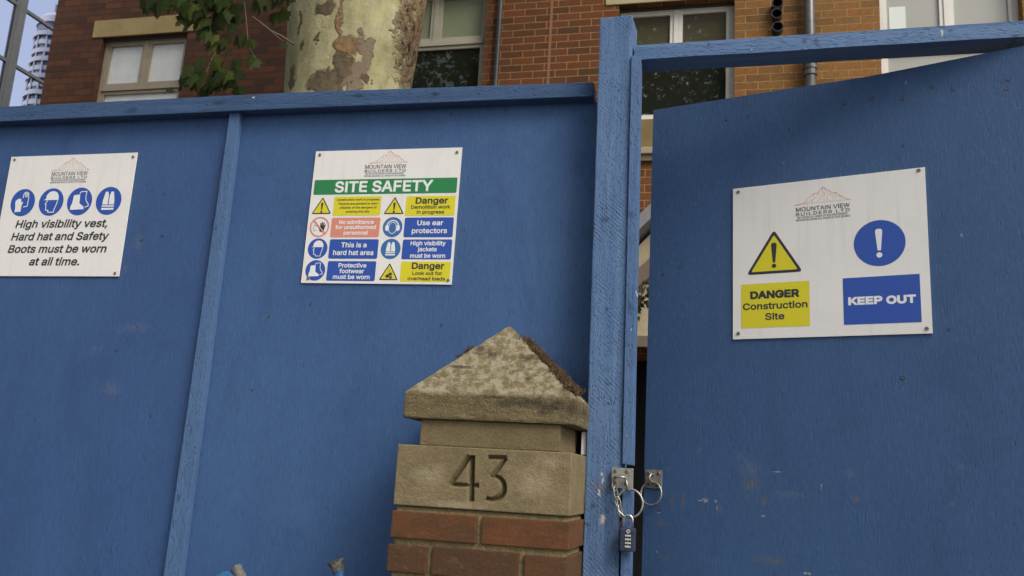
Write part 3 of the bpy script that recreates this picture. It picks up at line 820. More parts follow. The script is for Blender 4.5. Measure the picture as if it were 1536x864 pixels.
def build_street_tree(x, y, label, seed):
    """trees across the street behind the viewpoint, seen mirrored in the dark window glass"""
    rnd = random.Random(seed)
    t = thing('street_tree', label, 'tree', (x, y, 0), 0, 'street trees across the road')
    bm = bmesh.new()
    tube(bm, [(x, y, -.1), (x + .1, y, 3), (x, y + .1, 7), (x + .2, y, 12)], [.42, .34, .28, .14], 12)
    for k in range(6):
        a = k * 1.05
        tube(bm, [(x, y, 5.5 + k * .8), (x + 2 * math.cos(a), y + 2 * math.sin(a), 8 + k * .8), (x + 3.6 * math.cos(a), y + 3.6 * math.sin(a), 10 + k)], [.16, .10, .04], 8)
    part('trunk', bm, plain('street_bark', (0.16, 0.13, 0.09), 0.9), t, smooth=True)
    bm = bmesh.new()
    for c in range(46):
        d = Vector((rnd.gauss(0, 1), rnd.gauss(0, 1), rnd.gauss(0, 1))).normalized()
        q = Vector((x, y, 12.0)) + Vector((d.x * 4.2, d.y * 4.2, d.z * 5.0)) * rnd.uniform(.5, 1.0)
        for k in range(150):
            e = Vector((rnd.gauss(0, .55), rnd.gauss(0, .55), rnd.gauss(0, .45)))
            s = rnd.uniform(.11, .21)
            n = Vector((rnd.gauss(0, 1), rnd.gauss(0, 1), rnd.gauss(0, 1) + .6)).normalized()
            u = n.orthogonal().normalized() * s
            v = n.cross(u).normalized() * s * .7
            p = q + e
            bm.faces.new([bm.verts.new(w) for w in (p - u, p - v * .8, p + u, p + v)])
    part('crown', bm, leaf_material('street_leaf', (0.03, 0.05, 0.012), (0.05, 0.08, 0.02), (0.08, 0.11, 0.03)), t)
build_street_tree(-8.5, -7.5, 'leafy street tree across the road, mirrored in the window beside the plane tree', 3)
build_street_tree(0.6, -7.6, 'leafy street tree across the road, mirrored in the window over the gate', 5)

# ------------------------------------------------------------------ hoarding
screw_m = M('old_screw', (0.10, 0.085, 0.07), 0.55, 0.5).m
hole_m = plain('screw_hole', (0.012, 0.012, 0.014), 0.9)
galv = M('galvanised_steel', rough=0.42, metal=0.45)
galv = galv.set(galv.mix(galv.rng(galv.noise(90, detail=5, rough=0.7), 0.35, 0.7), (0.34, 0.33, 0.30), (0.20, 0.19, 0.165)), galv.rng(galv.noise(60, detail=4), 0.3, 0.7, 0.32, 0.6), galv.bump(galv.noise(200, detail=3), 0.25, 0.001))

def screw_mesh(bm, x, y, z, r=0.004, rnd=random):
    """countersunk screw sunk in the paint: dark dished hole with a small tilted head inside"""
    def disc(yy, rr, a0, mi, tilt=0.0):
        f = bm.faces.new([bm.verts.new((x + rr * math.cos(a), yy + tilt * math.cos(a), z + rr * math.sin(a) * rnd.uniform(.85, 1.1))) for a in [a0 + 2 * math.pi * k / 10 for k in range(10)]])
        f.material_index = mi
    disc(y - 0.0006, r, 0, 1)
    disc(y - 0.0012, r * .62, .2, 0, r * .12)

def build_hoarding():
    h = thing('site_hoarding', 'blue painted plywood hoarding with capping rail and cover batten, carrying two white signs', 'hoarding', (-1.5, 2.40, 0))
    xs = [-4.0, -2.762, -1.532, -0.30]
    scr = {1: [(-1.786, 1.994), (-1.849, 1.917), (-1.672, 2.651), (-1.759, 2.425), (-1.747, 2.286), (-1.817, 2.273), (-2.298, 2.66)],
           2: [(-1.252, 2.664), (-1.085, 2.67), (-0.817, 2.658), (-0.646, 2.663), (-1.342, 2.031), (-1.369, 1.81), (-0.594, 1.827), (-0.748, 2.295)], 0: []}
    fade = {0: (), 1: [(-1.80, 1.99, .09, .018), (-1.93, 1.92, .03, .02), (-1.83, 2.26, .022, .045), (-1.86, 2.18, .012, .02), (-1.85, 1.80, .05, .03)], 2: [(-1.345, 2.031, .02, .006)]}
    for i in range(3):
        bm = bmesh.new()
        box(bm, xs[i] + .0015, xs[i + 1] - .0015, 2.385 + 0.0006 * (i % 2), 2.403, 0.06, 2.70)
        k = (.80, .84, 1.0)[i]  # left sheets: shading put into a darker paint, plus their bluer tone
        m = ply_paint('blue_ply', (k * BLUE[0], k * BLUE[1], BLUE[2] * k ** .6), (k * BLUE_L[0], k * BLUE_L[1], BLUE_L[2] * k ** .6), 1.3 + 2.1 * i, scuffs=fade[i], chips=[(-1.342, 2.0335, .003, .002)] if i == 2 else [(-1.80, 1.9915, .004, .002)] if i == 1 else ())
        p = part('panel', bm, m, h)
        for (x, z) in scr[i]:
            bm = bmesh.new()
            screw_mesh(bm, x, 2.385, z, random.uniform(.003, .0048))
            part('screw', bm, [screw_m, hole_m], p)
    # cover batten over the joint, a hair out of plumb
    bm = bmesh.new()
    f = [(-1.5473, 2.688), (-1.5085, 2.688), (-1.5085, .06), (-1.588, .06)]
    f = [(-1.5473, 2.688), (-1.5115, 2.688), (-1.5115, 0.06), (-1.582, 0.06)]
    hexa(bm, [(x, 2.360, z) for x, z in f] + [(x, 2.3845, z) for x, z in f])
    bevel(bm, 0.002)
    part('batten', bm, sawn_paint('batten_paint', TIM, tuple(.6 * a + .4 * b for a, b in zip(TIM, TIM_L)), 'Z', 3.0, knots=[(-1.545, 2.30, .008, .010), (-1.563, 1.72, .007, .016), (-1.55, 1.49, .008, .018)]), h)
    bm = bmesh.new()
    top = [(-4.1, 2.738), (-2.42, 2.7372), (-1.30, 2.7351), (-0.3815, 2.7198)]
    bot = [(-4.1, 2.684), (-2.42, 2.6834), (-1.30, 2.6815), (-0.3815, 2.6765)]
    rows = []
    for (x, zt), (_, zb) in zip(top, bot):
        rows.append([bm.verts.new(p) for p in ((x, 2.345, zt), (x, 2.345, zb), (x, 2.4045, zb + .014 if False else zb), (x, 2.4045, zt))])
    for A, B in zip(rows[:-1], rows[1:]):
        for k in range(4):
            bm.faces.new((A[k], A[(k + 1) % 4], B[(k + 1) % 4], B[k]))
    bm.faces.new(rows[0]); bm.faces.new(rows[-1][::-1])
    # underside is rebated over the ply edge, so lift the panel tops clear of it
    bevel(bm, 0.0025)
    part('capping_rail', bm, sawn_paint('capping_paint', tuple(.56 * a for a in TIM), tuple(.85 * a for a in TIM), 'X', 8.0, knots=[(-2.28, 2.70, .012, .006), (-1.10, 2.715, .025, .010), (-0.86, 2.705, .02, .012), (-0.72, 2.70, .006, .004), (-1.58, 2.713, .03, .01), (-1.9, 2.70, .03, .015)],
                                           chips=[(-0.79, 2.733, .004, .003), (-1.46, 2.725, .004, .003)]), h)
    for o in h.children:
        if o.name.split('.')[0] == 'panel':
            for v in o.data.vertices:
                if v.co.z > 2.6:
                    x = v.co.x
                    v.co.z = (2.6836 + (x + 2.42) * -.0017 if x < -1.3 else 2.6815 + (x + 1.30) * -.00544) - .0004
    # posts and rail behind the sheets
    for x in (-3.95, -2.76, -1.53):
        bm = bmesh.new()
        box(bm, x - .05, x + .05, 2.4035, 2.50, 0.0, 2.62)
        part('back_post', bm, plain('bare_timber', (0.32, 0.23, 0.13), 0.8), h)
    # little white strip between pillar and post
    bm = bmesh.new()
    box(bm, -0.3665, -0.3545, 2.292, 2.300, 1.668, 1.7265)
    bevel(bm, .001)
    part('white_strip', bm, plain('strip_white', (0.82, 0.82, 0.80), 0.6), h)

def build_gate_frame():
    g = thing('gateway', 'pale blue rough sawn gate post with overhead rail, right of the stone pillar', 'gateway', (-0.30, 2.33, 0))
    bm = bmesh.new()
    # post: slightly out of plumb, sloping sawn top
    TL, TR, BL, BR = (-0.3598, 2.883), (-0.2685, 2.8866), (-0.3498, 1.3735), (-0.258, 1.3812)
    def ext(a, b, z):
        k = (z - a[1]) / (b[1] - a[1])
        return (a[0] + (b[0] - a[0]) * k, z)
    L0, R0 = ext(TL, BL, -0.05), ext(TR, (-0.253 - .006, 1.3812), -0.05)
    hexa(bm, [(TL[0], 2.28, TL[1]), (TR[0], 2.28, TR[1]), (R0[0], 2.28, R0[1]), (L0[0], 2.28, L0[1]),
              (TL[0] + .004, 2.376, TL[1] + .002), (TR[0] + .004, 2.376, TR[1] + .002), (R0[0], 2.376, R0[1]), (L0[0] + .004, 2.376, L0[1])])
    bmesh.ops.subdivide_edges(bm, edges=[e for e in bm.edges if e.calc_length() > 1], cuts=60)
    bevel(bm, 0.0035)
    rough_up(bm, 0.0012, 14, 2.0)
    post_m = sawn_paint('post_paint', TIM, TIM_L, 'Z', 1.0, saw=0.28,
                        stains=[(-0.308, 1.592, .030, .006), (-0.335, 1.594, .03, .004)],
                        chips=[(-0.304, 1.512, .007, .016), (-0.31, 1.622, .004, .006), (-0.307, 1.607, .003, .010), (-0.315, 1.575, .004, .012)],
                        knots=[(-0.283, 2.853, .006, .010), (-0.300, 2.66, .006, .006), (-0.325, 2.29, .016, .014), (-0.31, 2.045, .006, .008), (-0.335, 2.02, .005, .006), (-0.30, 1.80, .006, .006), (-0.33, 1.545, .008, .010), (-0.35, 1.50, .012, .004)])
    part('post', bm, post_m, g)
    # door stop in two lengths, cut round the latch plate
    stop_m = sawn_paint('stop_paint', TIM, tuple(.5 * a + .5 * b for a, b in zip(TIM, TIM_L)), 'Z', 5.0, knots=[(-0.255, 2.30, .014, .014), (-0.25, 2.05, .010, .016)], chips=[(-0.245, 1.99, .002, .003), (-0.236, 2.09, .0015, .004), (-0.249, 1.72, .002, .002)])
    def stop(a, b, c, d):
        bm = bmesh.new()
        hexa(bm, [(a[0], 2.272, a[1]), (b[0], 2.272, b[1]), (d[0], 2.272, d[1]), (c[0], 2.272, c[1]), (a[0] + .002, 2.33, a[1]), (b[0], 2.33, b[1]), (d[0], 2.33, d[1]), (c[0] + .002, 2.33, c[1])])
        bevel(bm, 0.002)
        part('door_stop', bm, stop_m, g)
    stop((-0.2672, 2.7589), (-0.2415, 2.7553), (-0.2588, 1.650), (-0.2325, 1.648))
    stop((-0.2560, 1.585), (-0.2318, 1.585), (-0.246, 0.02), (-0.222, 0.02))
    # overhead rail
    bm = bmesh.new()
    x1 = 1.16
    def zt(x): return 2.8004 + (x + .2615) * (2.8054 - 2.8004) / .983
    def zb(x): return 2.7567 + (x + .24) * (2.7621 - 2.7567) / .958
    n = 40
    rows = []
    for i in range(n + 1):
        x = -0.2625 + (x1 + .2625) * i / n
        w = .0012 * noise.noise(Vector((x * 5, 0, 0)))
        rows.append([bm.verts.new(p) for p in ((x, 2.295 + w, zt(x) + w), (x, 2.295 + w, zb(x) - w), (x, 2.376, zb(x) - w), (x, 2.376, zt(x)))])
    for A, B in zip(rows[:-1], rows[1:]):
        for k in range(4):
            bm.faces.new((A[k], A[(k + 1) % 4], B[(k + 1) % 4], B[k]))
    bm.faces.new(rows[0]); bm.faces.new(rows[-1][::-1])
    bmesh.ops.recalc_face_normals(bm, faces=bm.faces)
    rail_m = sawn_paint('rail_paint', TIM, TIM_L, 'X', 12.0, knots=[(-0.06, 2.79, .006, .012), (.19, 2.785, .012, .012), (.22, 2.78, .01, .016), (.55, 2.79, .010, .006), (.70, 2.765, .012, .006)], chips=[(.055, 2.768, .002, .002), (.53, 2.785, .003, .012)])
    part('overhead_rail', bm, rail_m, g)
    # hanging post at the hinge side
    bm = bmesh.new()
    box(bm, 1.165, 1.262, 2.28, 2.377, -0.05, 2.90)
    bevel(bm, 0.003)
    part('post', bm, post_m, g)

GA = R(16.05)
GX, GY = -0.2308, 2.5813                      # free edge of the gate
def build_gate():
    g = thing('site_gate', 'blue plywood site gate standing ajar with a keep out sign, right of the gate post', 'gate', (GX, GY, 0), -GA)
    stains = [(.083, 1.562, .008, .022), (.116, 1.564, .010, .026), (.286, 1.587, .008, .012), (.333, 1.578, .010, .014), (.215, 1.555, .006, .016), (.35, 1.43, .05, .012), (.56, 1.60, .012, .012), (.07, 1.41, .02, .006), (.3, 1.62, .03, .02), (.06, 1.50, .02, .012)]
    chips = [(.177, 1.571, .009, .007), (.207, 1.570, .004, .004), (.165, 1.569, .010, .002), (.333, 1.540, .006, .003), (.368, 1.655, .014, .0015), (.042, 1.425, .003, .003), (.441, 1.407, .012, .003), (.21, 1.553, .002, .008), (.48, 1.625, .002, .008), (.045, 1.53, .006, .003)]
    scuffs = [(.30, 1.66, .035, .03), (.27, 1.69, .02, .02), (.80, 1.687, .012, .018), (.78, 1.60, .01, .008), (.16, 1.70, .008, .02), (.55, 1.66, .02, .015), (.40, 1.60, .05, .01)]
    m = ply_paint('blue_ply_gate', (0.031, 0.077, 0.180), (0.042, 0.096, 0.210), 11.0, stains, chips, scuffs)
    bm = bmesh.new()
    n, top = 24, []
    for i in range(n + 1):
        u = 1.36 * i / n
        z = 2.7298 + (-.0027 * u / .62 if u < .62 else -.0027 + .0155 * (u - .62) / .36)
        top.append((u, min(z, 2.7425)))
    rows = []
    for u, z in top:
        rows.append([bm.verts.new(p) for p in ((u, 0, z), (u, 0, .05), (u, .018, .05), (u, .018, z))])
    for A, B in zip(rows[:-1], rows[1:]):
        for k in range(4):
            bm.faces.new((A[k], A[(k + 1) % 4], B[(k + 1) % 4], B[k]))
    bm.faces.new(rows[0]); bm.faces.new(rows[-1][::-1])
    bmesh.ops.recalc_face_normals(bm, faces=bm.faces)
    p = part('panel', bm, m, g, world=False)
    for (u, z) in ((.023, 2.657), (.047, 2.657), (.229, 2.663), (.291, 2.662), (.557, 2.657), (.626, 2.661), (.703, 2.648), (.775, 2.668), (.826, 2.651), (.951, 2.658), (.946, 2.632), (.094, 2.227), (.042, 2.207), (.047, 1.535), (.68, 1.9), (.79, 2.02)):
        bm = bmesh.new()
        screw_mesh(bm, u, 0, z, random.uniform(.0032, .0055))
        part('screw', bm, [screw_m, hole_m], p, world=False)
    # ledges behind the sheet
    for z in (.25, 1.3, 2.48):
        bm = bmesh.new()
        box(bm, .04, 1.32, .0185, .065, z, z + .095)
        part('ledge', bm, plain('ledge_timber', (0.30, 0.22, 0.13), 0.8), g, world=False)

build_hoarding()
build_gate_frame()
build_gate()

